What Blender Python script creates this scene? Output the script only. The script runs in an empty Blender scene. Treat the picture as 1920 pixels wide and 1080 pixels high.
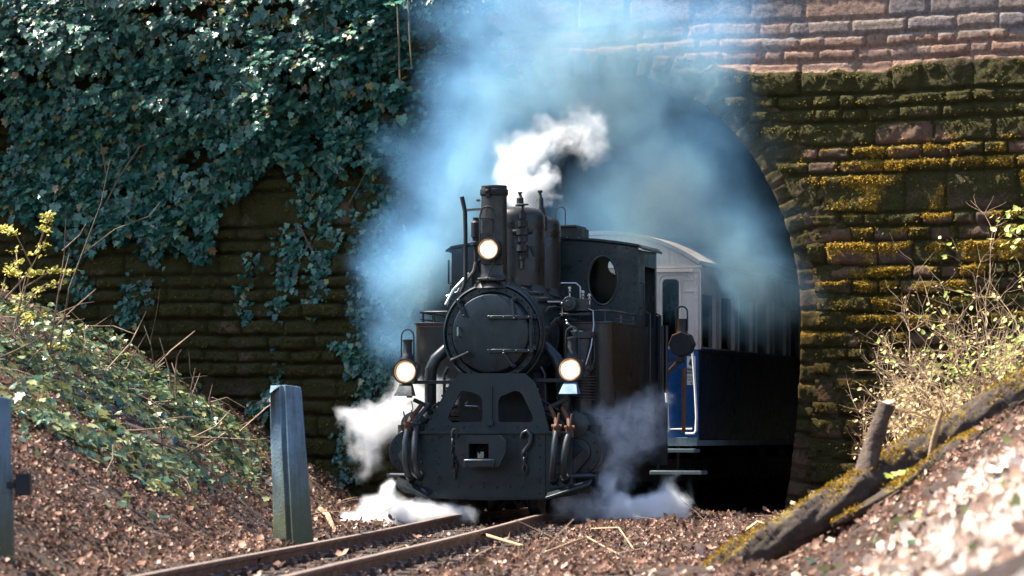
import bpy, bmesh, math, random
import numpy as np
from mathutils import Vector, Matrix
R = math.radians
sc = bpy.context.scene
col = sc.collection
# ------------------------------------------------------------------ camera
F = 7410.0                      # focal length in photograph pixels (1920 wide)
HZ = 818.0                      # row of the horizon
CH = 0.75                       # eye height
cam = bpy.data.cameras.new('camera'); cam_ob = bpy.data.objects.new('camera', cam); col.objects.link(cam_ob)
cam_ob.location = (0, 0, CH); cam_ob.rotation_euler = (R(90), 0, 0)
cam.sensor_width = 36; cam.lens = 36 * F / 1920; cam.shift_y = (HZ - 540) / 1920
cam.clip_start = .5; cam.clip_end = 2000
cam.dof.use_dof = True; cam.dof.focus_distance = 38.2; cam.dof.aperture_fstop = 4.0
sc.camera = cam_ob
# ------------------------------------------------------------------ sky, sun, exposure
SUN_TO = Vector((-1.0, 0.222, 0)).normalized(); SUN_EL = R(56)
world = bpy.data.worlds.new('World'); sc.world = world; world.use_nodes = True
wn = world.node_tree; wn.nodes.clear()
wo = wn.nodes.new('ShaderNodeOutputWorld'); wb = wn.nodes.new('ShaderNodeBackground'); ws = wn.nodes.new('ShaderNodeTexSky')
ws.sky_type = 'NISHITA'; ws.sun_disc = False; ws.sun_elevation = SUN_EL; ws.sun_rotation = math.atan2(SUN_TO.x, SUN_TO.y)
ws.ozone_density = 1.6
wb.inputs[1].default_value = 0.09
wn.links.new(ws.outputs[0], wb.inputs[0]); wn.links.new(wb.outputs[0], wo.inputs[0])
sl = bpy.data.lights.new('sun', 'SUN'); sl.energy = 5.0; sl.angle = R(.5); sl.color = (1, .93, .80)
so = bpy.data.objects.new('sun', sl); col.objects.link(so)
sd = Vector((SUN_TO.x * math.cos(SUN_EL), SUN_TO.y * math.cos(SUN_EL), math.sin(SUN_EL)))
so.rotation_euler = sd.to_track_quat('Z', 'Y').to_euler(); so.location = (-30, 40, 40)
sc.view_settings.view_transform = 'Standard'; sc.view_settings.look = 'None'; sc.view_settings.gamma = 1
sc.view_settings.exposure = 1.8
sc.render.engine = 'CYCLES'
sc.cycles.use_denoising = True
sc.cycles.max_bounces = 10; sc.cycles.diffuse_bounces = 3; sc.cycles.volume_bounces = 6
sc.cycles.volume_step_rate = 1.0; sc.cycles.volume_max_steps = 256
rng = np.random.default_rng(7); random.seed(7)

# ------------------------------------------------------------------ helpers
def px(p, y, Y):                # the point that the pixel shows at depth Y
    return Vector(((p - 960) * Y / F, Y, CH + (HZ - y) * Y / F))

class MB:
    def __init__(s): s.v = []; s.f = []
    def add(s, vs, fs):
        o = len(s.v); s.v += [tuple(v) for v in vs]; s.f += [tuple(i + o for i in f) for f in fs]; return s
    def box(s, a, b, m=None):
        (x0, y0, z0), (x1, y1, z1) = a, b
        vs = [Vector(q) for q in ((x0,y0,z0),(x1,y0,z0),(x1,y1,z0),(x0,y1,z0),(x0,y0,z1),(x1,y0,z1),(x1,y1,z1),(x0,y1,z1))]
        if m: vs = [m @ v for v in vs]
        return s.add(vs, [(3,2,1,0),(4,5,6,7),(0,1,5,4),(1,2,6,5),(2,3,7,6),(3,0,4,7)])
    def bar(s, a, b, w, h, up=(0,0,1)):        # rectangular bar from a to b
        a, b = Vector(a), Vector(b); d = b - a; L = d.length; z = d.normalized()
        x = z.cross(Vector(up)); x = x.normalized() if x.length > 1e-4 else Vector((1,0,0)); y = z.cross(x)
        m = Matrix((x, y, z)).transposed().to_4x4(); m.translation = a
        return s.box((-w/2,-h/2,0),(w/2,h/2,L), m)
    def cyl(s, a, b, r0, r1=None, n=20, cap=True):
        return s.tube([a, b], [r0, r0 if r1 is None else r1], n, cap)
    def tube(s, pts, r, n=8, cap=True):
        pts = [Vector(p) for p in pts]; k = len(pts)
        rr = r if hasattr(r, '__len__') else [r] * k
        o = len(s.v); ref = None
        for i, p in enumerate(pts):
            d = (pts[min(i+1,k-1)] - pts[max(i-1,0)])
            d = d.normalized() if d.length > 1e-9 else Vector((0,0,1))
            if ref is None:
                ref = d.cross(Vector((0,0,1)) if abs(d.z) < .9 else Vector((1,0,0))).normalized()
            ref = (ref - d * ref.dot(d)); ref = ref.normalized() if ref.length > 1e-6 else d.orthogonal().normalized()
            y = d.cross(ref)
            for j in range(n):
                a = 2 * math.pi * j / n
                s.v.append(tuple(p + (ref * math.cos(a) + y * math.sin(a)) * rr[i]))
        for i in range(k - 1):
            for j in range(n):
                a, b = o + i*n + j, o + i*n + (j+1) % n
                s.f.append((a, b, b + n, a + n))
        if cap:
            s.f.append(tuple(o + j for j in reversed(range(n)))); s.f.append(tuple(o + (k-1)*n + j for j in range(n)))
        return s
    def lathe(s, c, prof, axis='z', n=32, cap=True):   # prof: (radius, along)
        c = Vector(c); o = len(s.v); k = len(prof)
        for r, h in prof:
            for j in range(n):
                a = 2*math.pi*j/n; p, q = r*math.cos(a), r*math.sin(a)
                s.v.append(tuple(c + (Vector((p,q,h)) if axis == 'z' else Vector((q,h,p)) if axis == 'y' else Vector((h,p,q)))))
        for i in range(k-1):
            for j in range(n):
                a, b = o+i*n+j, o+i*n+(j+1) % n
                s.f.append((a, b, b+n, a+n))
        if cap:
            s.f.append(tuple(o+j for j in reversed(range(n)))); s.f.append(tuple(o+(k-1)*n+j for j in range(n)))
        return s
    def ball(s, c, r, n=10, m=6):
        c = Vector(c); rr = r if hasattr(r,'__len__') else (r,r,r)
        o = len(s.v)
        for i in range(1, m):
            t = math.pi*i/m
            for j in range(n):
                a = 2*math.pi*j/n
                s.v.append((c.x+rr[0]*math.sin(t)*math.cos(a), c.y+rr[1]*math.sin(t)*math.sin(a), c.z+rr[2]*math.cos(t)))
        s.v += [(c.x,c.y,c.z+rr[2]), (c.x,c.y,c.z-rr[2])]; T = len(s.v)-2
        for i in range(m-2):
            for j in range(n):
                a, b = o+i*n+j, o+i*n+(j+1)%n
                s.f.append((a, a+n, b+n, b))
        for j in range(n):
            s.f.append((T, o+j, o+(j+1)%n)); e = o+(m-2)*n
            s.f.append((T+1, e+(j+1)%n, e+j))
        return s
    def prism(s, poly, d0, d1, plane='xz'):     # polygon (x,z) between y=d0 and y=d1
        n = len(poly); o = len(s.v)
        for d in (d0, d1):
            for a, b in poly:
                s.v.append((a, d, b) if plane == 'xz' else (d, a, b) if plane == 'yz' else (a, b, d))
        s.f.append(tuple(o+i for i in range(n))); s.f.append(tuple(o+n+i for i in reversed(range(n))))
        for i in range(n):
            j = (i+1) % n; s.f.append((o+i, o+n+i, o+n+j, o+j))
        return s
    def build(s, name, mat, parent=None, angle=35, bevel=0):
        me = bpy.data.meshes.new(name); me.from_pydata(s.v, [], s.f)
        bm = bmesh.new(); bm.from_mesh(me); bmesh.ops.recalc_face_normals(bm, faces=bm.faces); bm.to_mesh(me); bm.free()
        return link(name, me, mat, parent, angle, bevel)

def link(name, me, mat, parent=None, angle=35, bevel=0):
    me.name = name
    if mat: me.materials.clear(); me.materials.append(mat)
    if angle is not None and len(me.polygons):
        me.polygons.foreach_set('use_smooth', np.ones(len(me.polygons), dtype=bool)); me.set_sharp_from_angle(angle=R(angle))
    o = bpy.data.objects.new(name, me); col.objects.link(o)
    if parent: o.parent = parent
    if bevel:
        b = o.modifiers.new('bevel', 'BEVEL'); b.width = bevel; b.segments = 2; b.limit_method = 'ANGLE'; b.angle_limit = R(40)
    return o

def np_mesh(name, V, Fq):
    me = bpy.data.meshes.new(name); V = np.asarray(V, dtype=np.float32); Fq = np.asarray(Fq, dtype=np.int32)
    n, k = Fq.shape
    me.vertices.add(len(V)); me.vertices.foreach_set('co', V.ravel())
    me.loops.add(n*k); me.loops.foreach_set('vertex_index', Fq.ravel())
    me.polygons.add(n); me.polygons.foreach_set('loop_start', np.arange(0, n*k, k, dtype=np.int32))
    me.update(calc_edges=True); me.validate()
    return me

def tag(o, label=None, cat=None, group=None, kind=None):
    if label: o['label'] = label
    if cat: o['category'] = cat
    if group: o['group'] = group
    if kind: o['kind'] = kind
    return o
def empty(name, loc=(0,0,0), rz=0):
    o = bpy.data.objects.new(name, None); col.objects.link(o); o.location = loc; o.rotation_euler = (0,0,rz)
    o.empty_display_size = .2; return o

def plate(name, outline, holes, y0, y1, mat, parent=None, bevel=0):     # plate with holes in the xz plane
    cu = bpy.data.curves.new(name, 'CURVE'); cu.dimensions = '2D'; cu.fill_mode = 'BOTH'; cu.extrude = abs(y1-y0)/2
    for poly in [outline] + holes:
        sp = cu.splines.new('POLY'); sp.points.add(len(poly)-1); sp.use_cyclic_u = True
        for q, (a, b) in zip(sp.points, poly): q.co = (a, b, 0, 1)
    t = bpy.data.objects.new(name, cu); col.objects.link(t)
    me = bpy.data.meshes.new_from_object(t.evaluated_get(bpy.context.evaluated_depsgraph_get()))
    bpy.data.objects.remove(t); bpy.data.curves.remove(cu)
    me.transform(Matrix.Translation((0, (y0+y1)/2, 0)) @ Matrix.Rotation(R(90), 4, 'X'))
    return link(name, me, mat, parent, 30, bevel)

def text_mesh(name, body, size, mat, parent, m, bold=0.0):
    cu = bpy.data.curves.new(name, 'FONT'); cu.body = body; cu.size = size; cu.align_x = 'CENTER'; cu.extrude = .001; cu.offset = bold
    t = bpy.data.objects.new(name, cu); col.objects.link(t)
    me = bpy.data.meshes.new_from_object(t.evaluated_get(bpy.context.evaluated_depsgraph_get()))
    bpy.data.objects.remove(t); bpy.data.curves.remove(cu)
    me.transform(m); return link(name, me, mat, parent, None)

def hash2(ix, iy, seed):
    h = (ix.astype(np.int64)*374761393 + iy.astype(np.int64)*668265263 + seed*982451653) & 0x7fffffff
    h = ((h ^ (h >> 13)) * 1274126177) & 0x7fffffff
    return ((h ^ (h >> 16)) & 0xffff) / 65535.0
def vnoise(x, y, seed=0):
    x = np.asarray(x, float); y = np.asarray(y, float)
    ix, iy = np.floor(x), np.floor(y); fx, fy = x-ix, y-iy
    fx = fx*fx*(3-2*fx); fy = fy*fy*(3-2*fy)
    a, b = hash2(ix,iy,seed), hash2(ix+1,iy,seed); c, d = hash2(ix,iy+1,seed), hash2(ix+1,iy+1,seed)
    return (a*(1-fx)+b*fx)*(1-fy) + (c*(1-fx)+d*fx)*fy
def fbm(x, y, seed=0, o=4):
    t = 0; a = .5
    for k in range(o):
        t = t + a*vnoise(np.asarray(x)*2**k, np.asarray(y)*2**k, seed+k*17); a *= .5
    return t / (1 - .5**o)

# scattered leaves: template copied at positions with normals and tip directions
def scatter(name, tv, tf, pos, nrm, tip, scale, mat, parent=None):
    pos = np.asarray(pos, float); n = len(pos)
    z = nrm / np.linalg.norm(nrm, axis=1, keepdims=True)
    y = tip - z*np.sum(tip*z, 1, keepdims=True); y /= np.linalg.norm(y, axis=1, keepdims=True) + 1e-9
    x = np.cross(y, z)
    tv = np.asarray(tv, float); tf = np.asarray(tf)
    s = np.asarray(scale).reshape(n,1,1)
    if s.shape[0] != n: s = np.full((n,1,1), scale)
    V = pos[:,None,:] + s*(tv[None,:,0:1]*x[:,None,:] + tv[None,:,1:2]*y[:,None,:] + tv[None,:,2:3]*z[:,None,:])
    Fq = (tf[None,:,:] + (np.arange(n)*len(tv))[:,None,None]).reshape(-1, tf.shape[1])
    me = np_mesh(name, V.reshape(-1,3), Fq)
    return link(name, me, mat, parent, None)
IVY_V = [(0,.42,-.07),(0,0,.04),(.26,-.12,.02),(.5,.1,-.02),(.33,.3,.02),(.43,.6,-.05),(.2,.64,0),(0,1,-.08),(-.2,.64,0),(-.43,.6,-.05),(-.33,.3,.02),(-.5,.1,-.02),(-.26,-.12,.02)]
IVY_F = [(0,i,i+1 if i < 12 else 1) for i in range(1,13)]
OVAL_V = [(0,.5,-.07),(0,0,.03),(.27,.22,.05),(.3,.6,.03),(0,1,.08),(-.3,.6,.08),(-.27,.22,.03)]
OVAL_F = [(0,i,i+1 if i < 6 else 1) for i in range(1,7)]
CURL_V = [(0,.5,-.12),(0,-.05,.1),(.3,.2,.12),(.26,.45,.05),(.36,.7,.18),(0,1.02,.26),(-.3,.72,.08),(-.2,.48,0),(-.33,.2,.2)]
CURL_F = [(0,i,i+1 if i < 8 else 1) for i in range(1,9)]

# ------------------------------------------------------------------ materials
class NT:
    def __init__(s, name):
        s.m = bpy.data.materials.new(name); s.m.use_nodes = True; s.t = s.m.node_tree; s.b = s.t.nodes['Principled BSDF']; s.o = s.t.nodes['Material Output']
    def n(s, kind, **k):
        q = s.t.nodes.new('ShaderNode'+kind)
        for a, v in k.items():
            if a.startswith('i_'):
                a = a[2:]; q.inputs[int(a) if a.isdigit() else a].default_value = v
            else: setattr(q, a, v)
        return q
    def l(s, a, b): s.t.links.new(a, b); return s
    def noise(s, scale, detail=6, rough=.6, vec=None, coord='Object'):
        q = s.n('TexNoise'); q.inputs['Scale'].default_value = scale; q.inputs['Detail'].default_value = detail; q.inputs['Roughness'].default_value = rough
        if vec is None: vec = s.n('TexCoord').outputs[coord]
        s.l(vec, q.inputs['Vector']); return q
    def ramp(s, fac, stops, interp='LINEAR'):
        q = s.n('ValToRGB'); q.color_ramp.interpolation = interp; e = q.color_ramp.elements
        while len(e) < len(stops): e.new(.5)
        for i, (p, c) in enumerate(stops): e[i].position = p; e[i].color = (*c, 1) if len(c) == 3 else c
        s.l(fac, q.inputs[0]); return q.outputs[0]
    def mix(s, fac, a, b, mode='MIX'):
        q = s.n('Mix', data_type='RGBA', blend_type=mode)
        for sock, v in ((q.inputs[0], fac), (q.inputs[6], a), (q.inputs[7], b)):
            if hasattr(v, 'default_value') or hasattr(v, 'links'): s.l(v, sock)
            elif hasattr(v, '__len__'): sock.default_value = (*v, 1)
            else: sock.default_value = v
        return q.outputs[2]
    def math(s, op, a, b=0.0, clamp=False):
        q = s.n('Math', operation=op, use_clamp=clamp)
        for i, v in ((0, a), (1, b)):
            if hasattr(v, 'links'): s.l(v, q.inputs[i])
            else: q.inputs[i].default_value = v
        return q.outputs[0]
    def bump(s, h, strength=.3, dist=.02):
        q = s.n('Bump'); q.inputs['Strength'].default_value = strength; q.inputs['Distance'].default_value = dist
        s.l(h, q.inputs['Height']); s.l(q.outputs[0], s.b.inputs['Normal']); return q

def mat_paint(name, c, rough=.4, metal=0.0, dirt=(.05,.04,.03), amt=.35, bump=.08, scale=6, streak=None):
    t = NT(name); n = t.noise(scale, 8, .65); n2 = t.noise(scale*7, 6, .7)
    f = t.ramp(n.outputs[0], [(.45,(0,0,0)),(.72,(amt,amt,amt))])
    cc = t.mix(f, c, dirt)
    if streak:
        mp = t.n('Mapping'); mp.inputs['Scale'].default_value = (26, 26, 1.6); t.l(t.n('TexCoord').outputs['Object'], mp.inputs[0])
        ns = t.noise(1, 6, .65, mp.outputs[0]); nb = t.noise(2.2, 3, .5)
        sf = t.math('MULTIPLY', t.ramp(ns.outputs[0], [(.50,(0,0,0)),(.72,(.8,.8,.8))]), t.ramp(nb.outputs[0], [(.42,(0,0,0)),(.62,(1,1,1))]))
        cc = t.mix(sf, cc, streak); sp_ = t.noise(70, 3, .6); cc = t.mix(t.ramp(sp_.outputs[0], [(.66,(0,0,0)),(.72,(.6,.6,.6))]), cc, (.055,.035,.022))
    t.l(cc, t.b.inputs['Base Color'])
    nr = t.noise(4.5, 7, .7)
    r = t.ramp(nr.outputs[0], [(.3,(max(.12, rough-.2),)*3),(.7,(rough+.22,)*3)])
    t.l(r, t.b.inputs['Roughness']); t.b.inputs['Metallic'].default_value = metal
    t.bump(n2.outputs[0], bump, .01); return t.m
M = {}
M['black'] = mat_paint('black_paint', (.003,.011,.015), .38, 0, (.010,.018,.020), .8, streak=(.036,.034,.030))
M['brown_black'] = mat_paint('sooty_black', (.011,.0095,.0075), .36, 0, (.017,.015,.012), .8, streak=(.026,.025,.022))
M['soot'] = mat_paint('soot_iron', (.006,.008,.010), .6, 0, (.018,.018,.018), .4)
M['steel'] = mat_paint('bright_steel', (.45,.46,.47), .28, 1, (.15,.13,.11), .5)
M['pipe'] = mat_paint('pipe_iron', (.024,.032,.038), .35, .4, (.05,.035,.022), .5)
M['rubber'] = mat_paint('rubber', (.010,.016,.021), .42, 0, (.035,.036,.034), .5)
M['rust'] = mat_paint('rust', (.10,.040,.018), .75, 0, (.05,.03,.02), .7, .3, 30)
M['copper'] = mat_paint('copper', (.42,.14,.07), .4, .8, (.1,.05,.03), .5)
M['red'] = mat_paint('red_line', (.18,.025,.015), .5)
M['hood'] = mat_paint('skylit_tin', (.10,.17,.24), .42, .2)  # lighter and bluer tin: skylight painted into the right lamp foot
M['cream'] = mat_paint('cream_paint', (.62,.54,.53), .45, 0, (.40,.34,.31), .6, .03, 3, streak=(.26,.20,.17))
M['roofgrey'] = mat_paint('coach_roof', (.26,.26,.28), .6, 0, (.12,.12,.12), .7, .1, 3)
M['cream_shaded'] = mat_paint('shaded_cream_paint', (.26,.25,.26), .5, 0, (.12,.11,.11), .7, .03, 3)  # cream with the dimness of the smoky tunnel mixed into its colour
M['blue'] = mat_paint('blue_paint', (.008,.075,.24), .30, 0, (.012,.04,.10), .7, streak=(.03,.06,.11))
M['blue_shaded'] = mat_paint('shaded_blue_paint', (.002,.009,.024), .4, 0, (.004,.007,.013), .6)  # the coach blue darkened to paint the shade inside the tunnel
M['white'] = mat_paint('white_paint', (.75,.76,.78), .4, 0, (.4,.4,.4), .5)
M['signwhite'] = mat_paint('sign_white', (.55,.58,.62), .5, 0, (.4,.42,.45), .4)
M['ink'] = mat_paint('ink', (.010,.012,.015), .6, 0, (.02,.02,.02))
M['step'] = mat_paint('worn_step_tread', (.16,.22,.25), .55, .1, (.06,.07,.07), .7, .3, 20)
def mat_glass():
    t = NT('window_glass'); b = t.b
    b.inputs['Base Color'].default_value = (.9,.95,.96,1); b.inputs['Roughness'].default_value = .03; b.inputs['Transmission Weight'].default_value = 1; b.inputs['IOR'].default_value = 1.1
    return t.m
M['glass'] = mat_glass()
def mat_lens():
    t = NT('lit_lamp_lens'); n = t.noise(14, 3); at = t.n('Attribute', attribute_name='rad')
    f = t.math('ADD', at.outputs['Fac'], t.math('MULTIPLY', t.math('SUBTRACT', n.outputs[0], .5), .5))
    t.b.inputs['Base Color'].default_value = (.8,.6,.4,1); t.b.inputs['Roughness'].default_value = .12
    t.l(t.ramp(f, [(.55,(1,.90,.78)),(.80,(1,.78,.55)),(1.0,(.62,.30,.12))]), t.b.inputs['Emission Color'])
    t.l(t.ramp(f, [(.5,(1.3,1.3,1.3)),(1.0,(.28,.28,.28))]), t.b.inputs['Emission Strength']); return t.m
M['lens'] = mat_lens()
M['reflector'] = mat_paint('brass_rim', (.30,.20,.13), .3, .7)

def mat_leaf(name, stops, rough=.35, trans=.25, spec=.5, tcol=None, vein=0.0):
    t = NT(name); g = t.n('NewGeometry')
    c = t.ramp(g.outputs['Random Per Island'], stops)
    n = t.noise(3.5, 3)
    c = t.mix(t.ramp(n.outputs[0], [(.3,(0,0,0)),(.7,(.45,.45,.45))]), c, t.mix(.5, c, (0.5*stops[0][1][0],.5*stops[0][1][1],.5*stops[0][1][2])))
    t.l(c, t.b.inputs['Base Color']); t.b.inputs['Roughness'].default_value = rough; t.b.inputs['Specular IOR Level'].default_value = spec
    tr = t.n('BsdfTranslucent'); t.l(t.mix(.5, c, tcol or stops[-1][1]), tr.inputs[0])
    ms = t.n('MixShader'); ms.inputs[0].default_value = trans
    t.l(t.b.outputs[0], ms.inputs[1]); t.l(tr.outputs[0], ms.inputs[2]); t.l(ms.outputs[0], t.o.inputs[0]); return t.m
M['ivy'] = mat_leaf('ivy_leaf', [(0,(.008,.045,.034)),(.4,(.024,.110,.080)),(.72,(.055,.18,.125)),(.92,(.15,.29,.19)),(.965,(.20,.26,.08)),(.985,(.30,.20,.07)),(1,(.22,.11,.05))], .32, .12, .6)
M['bramble'] = mat_leaf('bramble_leaf', [(0,(.02,.06,.035)),(.35,(.06,.13,.07)),(.7,(.17,.23,.10)),(1,(.42,.40,.17))], .42, .22)
M['litter'] = mat_leaf('dry_leaf', [(0,(.035,.013,.007)),(.35,(.115,.044,.022)),(.62,(.22,.10,.060)),(.85,(.42,.24,.165)),(1,(.68,.50,.40))], .6, .12, .3)
M['litter_dark'] = mat_leaf('rotting_leaf', [(0,(.03,.018,.014)),(.5,(.075,.042,.03)),(1,(.20,.13,.10))], .7, .05, .3)
M['yellowleaf'] = mat_leaf('yellow_blossom', [(0,(.42,.36,.03)),(.6,(.60,.52,.06)),(1,(.7,.62,.16))], .5, .35)
M['springleaf'] = mat_leaf('spring_leaf', [(0,(.20,.30,.04)),(.6,(.42,.48,.08)),(1,(.66,.62,.24))], .45, .4)
M['paleleaf'] = mat_leaf('pale_leaf', [(0,(.30,.20,.07)),(.5,(.52,.38,.14)),(1,(.70,.58,.26))], .5, .35)
M['tree'] = mat_leaf('tree_leaf', [(0,(.03,.07,.02)),(1,(.08,.13,.03))], .5, .3)
def mat_bark(name, a, b, moss=None, mossfac=.5, scale=9):
    t = NT(name); n = t.noise(scale, 8, .7); n2 = t.noise(scale*4, 8, .7)
    c = t.ramp(n.outputs[0], [(.3,a),(.7,b)])
    if moss:
        g = t.n('NewGeometry'); sx = t.n('SeparateXYZ'); t.l(g.outputs['Normal'], sx.inputs[0])
        m1 = t.noise(5, 5, .7)
        f = t.math('ADD', t.math('MULTIPLY', sx.outputs[2], .34), t.math('MULTIPLY', t.math('SUBTRACT', m1.outputs[0], .5), 2.0))
        f = t.ramp(f, [(mossfac-.3,(0,0,0)),(mossfac-.05,(1,1,1))])
        mc = t.ramp(n2.outputs[0], [(.3,tuple(.35*q for q in moss)),(.65,moss)])
        c = t.mix(f, c, mc)
    t.l(c, t.b.inputs['Base Color']); t.b.inputs['Roughness'].default_value = .85
    t.bump(n2.outputs[0], .8, .03); return t.m
M['bark'] = mat_bark('mossy_bark', (.028,.018,.012), (.085,.055,.036), (.24,.165,.022), .60)
M['stubbark'] = mat_bark('stub_bark', (.030,.018,.013), (.16,.11,.08))
M['cutwood'] = mat_bark('cut_wood', (.55,.42,.28), (.70,.56,.40))
M['twig'] = mat_bark('twig_bark', (.20,.12,.075), (.42,.28,.19), None, .5, 14)
M['paletwig'] = mat_bark('pale_twig', (.34,.22,.12), (.62,.44,.27), None, .5, 14)
M['vine'] = mat_bark('vine_bark', (.06,.05,.035), (.20,.15,.10))
M['sleeper'] = mat_bark('sleeper_wood', (.025,.018,.014), (.07,.05,.04))
def mat_rail(name, a, b, met):
    return mat_paint(name, a, .5, met, b, .7, .25, 25)
M['railrust'] = mat_rail('rusty_rail', (.085,.042,.028), (.035,.022,.018), 0.0)
M['railtop'] = mat_rail('rail_top', (.36,.26,.20), (.20,.12,.08), .6)
def mat_concrete():
    t = NT('weathered_concrete'); n = t.noise(7, 8, .7); n2 = t.noise(60, 6, .7)
    c = t.ramp(n.outputs[0], [(.3,(.08,.15,.21)),(.5,(.14,.235,.31)),(.7,(.20,.31,.39))])
    mp = t.n('Mapping'); mp.inputs['Scale'].default_value = (22, 22, 1.4); t.l(t.n('TexCoord').outputs['Object'], mp.inputs[0]); ns = t.noise(1, 6, .65, mp.outputs[0])
    c = t.mix(t.ramp(ns.outputs[0], [(.48,(0,0,0)),(.68,(.75,.75,.75))]), c, (.055,.075,.07))
    sx = t.n('SeparateXYZ'); t.l(t.n('TexCoord').outputs['Object'], sx.inputs[0])
    f = t.math('ADD', sx.outputs[2], t.math('MULTIPLY', n.outputs[0], .5))
    f = t.ramp(f, [(.35,(.9,.9,.9)),(1.05,(0,0,0))])
    c = t.mix(f, c, (.10,.11,.045)); c = t.mix(t.ramp(n2.outputs[0],[(.55,(0,0,0)),(.75,(.5,.5,.5))]), c, (.10,.12,.13))
    t.l(c, t.b.inputs['Base Color']); t.b.inputs['Roughness'].default_value = .8
    t.bump(n2.outputs[0], .5, .012); return t.m
M['concrete'] = mat_concrete()
def mat_ground():
    t = NT('leafy_soil'); n = t.noise(1.3, 8, .7); n2 = t.noise(18, 10, .75); n3 = t.noise(55, 6, .7)
    c = t.ramp(n2.outputs[0], [(.25,(.022,.013,.009)),(.5,(.085,.045,.030)),(.75,(.20,.12,.085))])
    c = t.mix(t.ramp(n.outputs[0], [(.4,(0,0,0)),(.65,(.6,.6,.6))]), c, (.045,.030,.020))
    t.l(c, t.b.inputs['Base Color']); t.b.inputs['Roughness'].default_value = .9
    t.bump(t.math('ADD', n2.outputs[0], t.math('MULTIPLY', n3.outputs[0], .5)), 1.0, .06); return t.m
M['ground'] = mat_ground()
def mat_stone():
    t = NT('mossy_sandstone')
    at = t.n('Attribute', attribute_name='stone'); sp = t.n('SeparateColor'); t.l(at.outputs['Color'], sp.inputs[0])
    tint, moss, gold = sp.outputs[0], sp.outputs[1], sp.outputs[2]
    n = t.noise(4, 8, .7); n2 = t.noise(26, 10, .75); n3 = t.noise(90, 6, .7)
    c = t.ramp(tint, [(0,(.060,.040,.026)),(.22,(.15,.085,.050)),(.40,(.22,.125,.075)),(.52,(.34,.20,.14)),(.72,(.42,.25,.18)),(.88,(.36,.27,.215)),(1,(.27,.235,.23))])
    c = t.mix(t.ramp(n2.outputs[0], [(.38,(.75,.75,.75)),(.62,(0,0,0))]), c, (.09,.06,.05))
    mo = t.math('ADD', moss, t.math('MULTIPLY', t.math('SUBTRACT', n2.outputs[0], .5), 1.1))
    mo = t.ramp(mo, [(.42,(0,0,0)),(.56,(1,1,1))])
    dark = t.ramp(n3.outputs[0], [(.3,(.016,.015,.005)),(.52,(.046,.040,.010)),(.75,(.125,.092,.020))])
    c = t.mix(mo, c, dark)
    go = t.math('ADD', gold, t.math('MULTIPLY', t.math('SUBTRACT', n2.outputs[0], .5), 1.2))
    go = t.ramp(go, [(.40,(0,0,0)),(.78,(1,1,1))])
    yel = t.ramp(n2.outputs[0], [(.32,(.06,.042,.010)),(.5,(.23,.145,.024)),(.70,(.56,.35,.055))])  # gold tones paint sunlight onto the moss
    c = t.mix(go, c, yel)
    t.l(c, t.b.inputs['Base Color']); t.b.inputs['Roughness'].default_value = .9; t.b.inputs['Specular IOR Level'].default_value = .25
    h = t.math('ADD', n2.outputs[0], t.math('MULTIPLY', n3.outputs[0], .35))
    t.bump(h, .9, .035); return t.m
M['stone'] = mat_stone()
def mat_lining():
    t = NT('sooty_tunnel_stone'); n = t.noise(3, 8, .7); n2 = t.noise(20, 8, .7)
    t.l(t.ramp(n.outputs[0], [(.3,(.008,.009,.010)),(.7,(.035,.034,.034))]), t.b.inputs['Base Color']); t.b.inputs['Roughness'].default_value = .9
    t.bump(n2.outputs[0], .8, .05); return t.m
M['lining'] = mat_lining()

M['moss'] = mat_leaf('moss_tuft', [(0,(.035,.034,.008)),(.5,(.095,.085,.014)),(1,(.22,.16,.022))], .8, .3, .1)
M['sun_gold_moss'] = mat_leaf('sun_golden_moss_tuft', [(0,(.10,.065,.010)),(.6,(.28,.165,.018)),(1,(.48,.29,.032))], .8, .3, .1)  # on the wall the gold is painted sunlight; on the log, moss tint
M['sunlit_litter'] = mat_leaf('sunlit_dry_leaf', [(0,(.16,.085,.06)),(.25,(.42,.27,.20)),(.55,(.66,.50,.42)),(.85,(.78,.66,.58)),(1,(.84,.78,.72))], .6, .15, .3)  # dry leaves lightened so that full sun sits in their colour
# ------------------------------------------------------------------ layout of the place
WA = R(23); WC = Vector((1.013, 43.4)); WD = Vector((math.cos(WA), -math.sin(WA))); WN = Vector((-math.sin(WA), -math.cos(WA)))
def wall_pt(u, z, h=0.0):
    return Vector((WC.x + u*WD.x + h*WN.x, WC.y + u*WD.y + h*WN.y, z))
def wall_uz(p, y, h=0.0):       # wall coordinates seen at a pixel
    q = p - 960
    u = (q*(WC.y + h*WN.y) - F*(WC.x + h*WN.x)) / (F*WD.x - q*WD.y)
    Y = WC.y + u*WD.y + h*WN.y
    return u, CH + (HZ - y)*Y/F
A0, B0, ZS = 2.29, 2.72, 2.0    # tunnel: half width, rise of the vault, springing height
def half_w(z):
    z = np.asarray(z, float)
    lo = A0 - .19*((ZS - z)/2.05)**2
    hi = A0*np.sqrt(np.clip(1 - ((z-ZS)/B0)**2, 0, 1))
    return np.where(z < ZS, lo, hi)
TY = np.array([0, 15, 22.7, 28.2, 33, 36, 38.6, 43.5, 50, 60, 75]); TX = np.array([-3.4, -2.13, -1.50, -.955, -.53, -.30, -.09, 1.03, 2.75, 6.0, 12.0])
def track_x(y):                 # smooth centre line of the track
    y = np.asarray(y, float); s = 0
    for k in (-1.5, -.75, 0, .75, 1.5): s = s + np.interp(y + k, TY, TX)
    return s / 5
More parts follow.
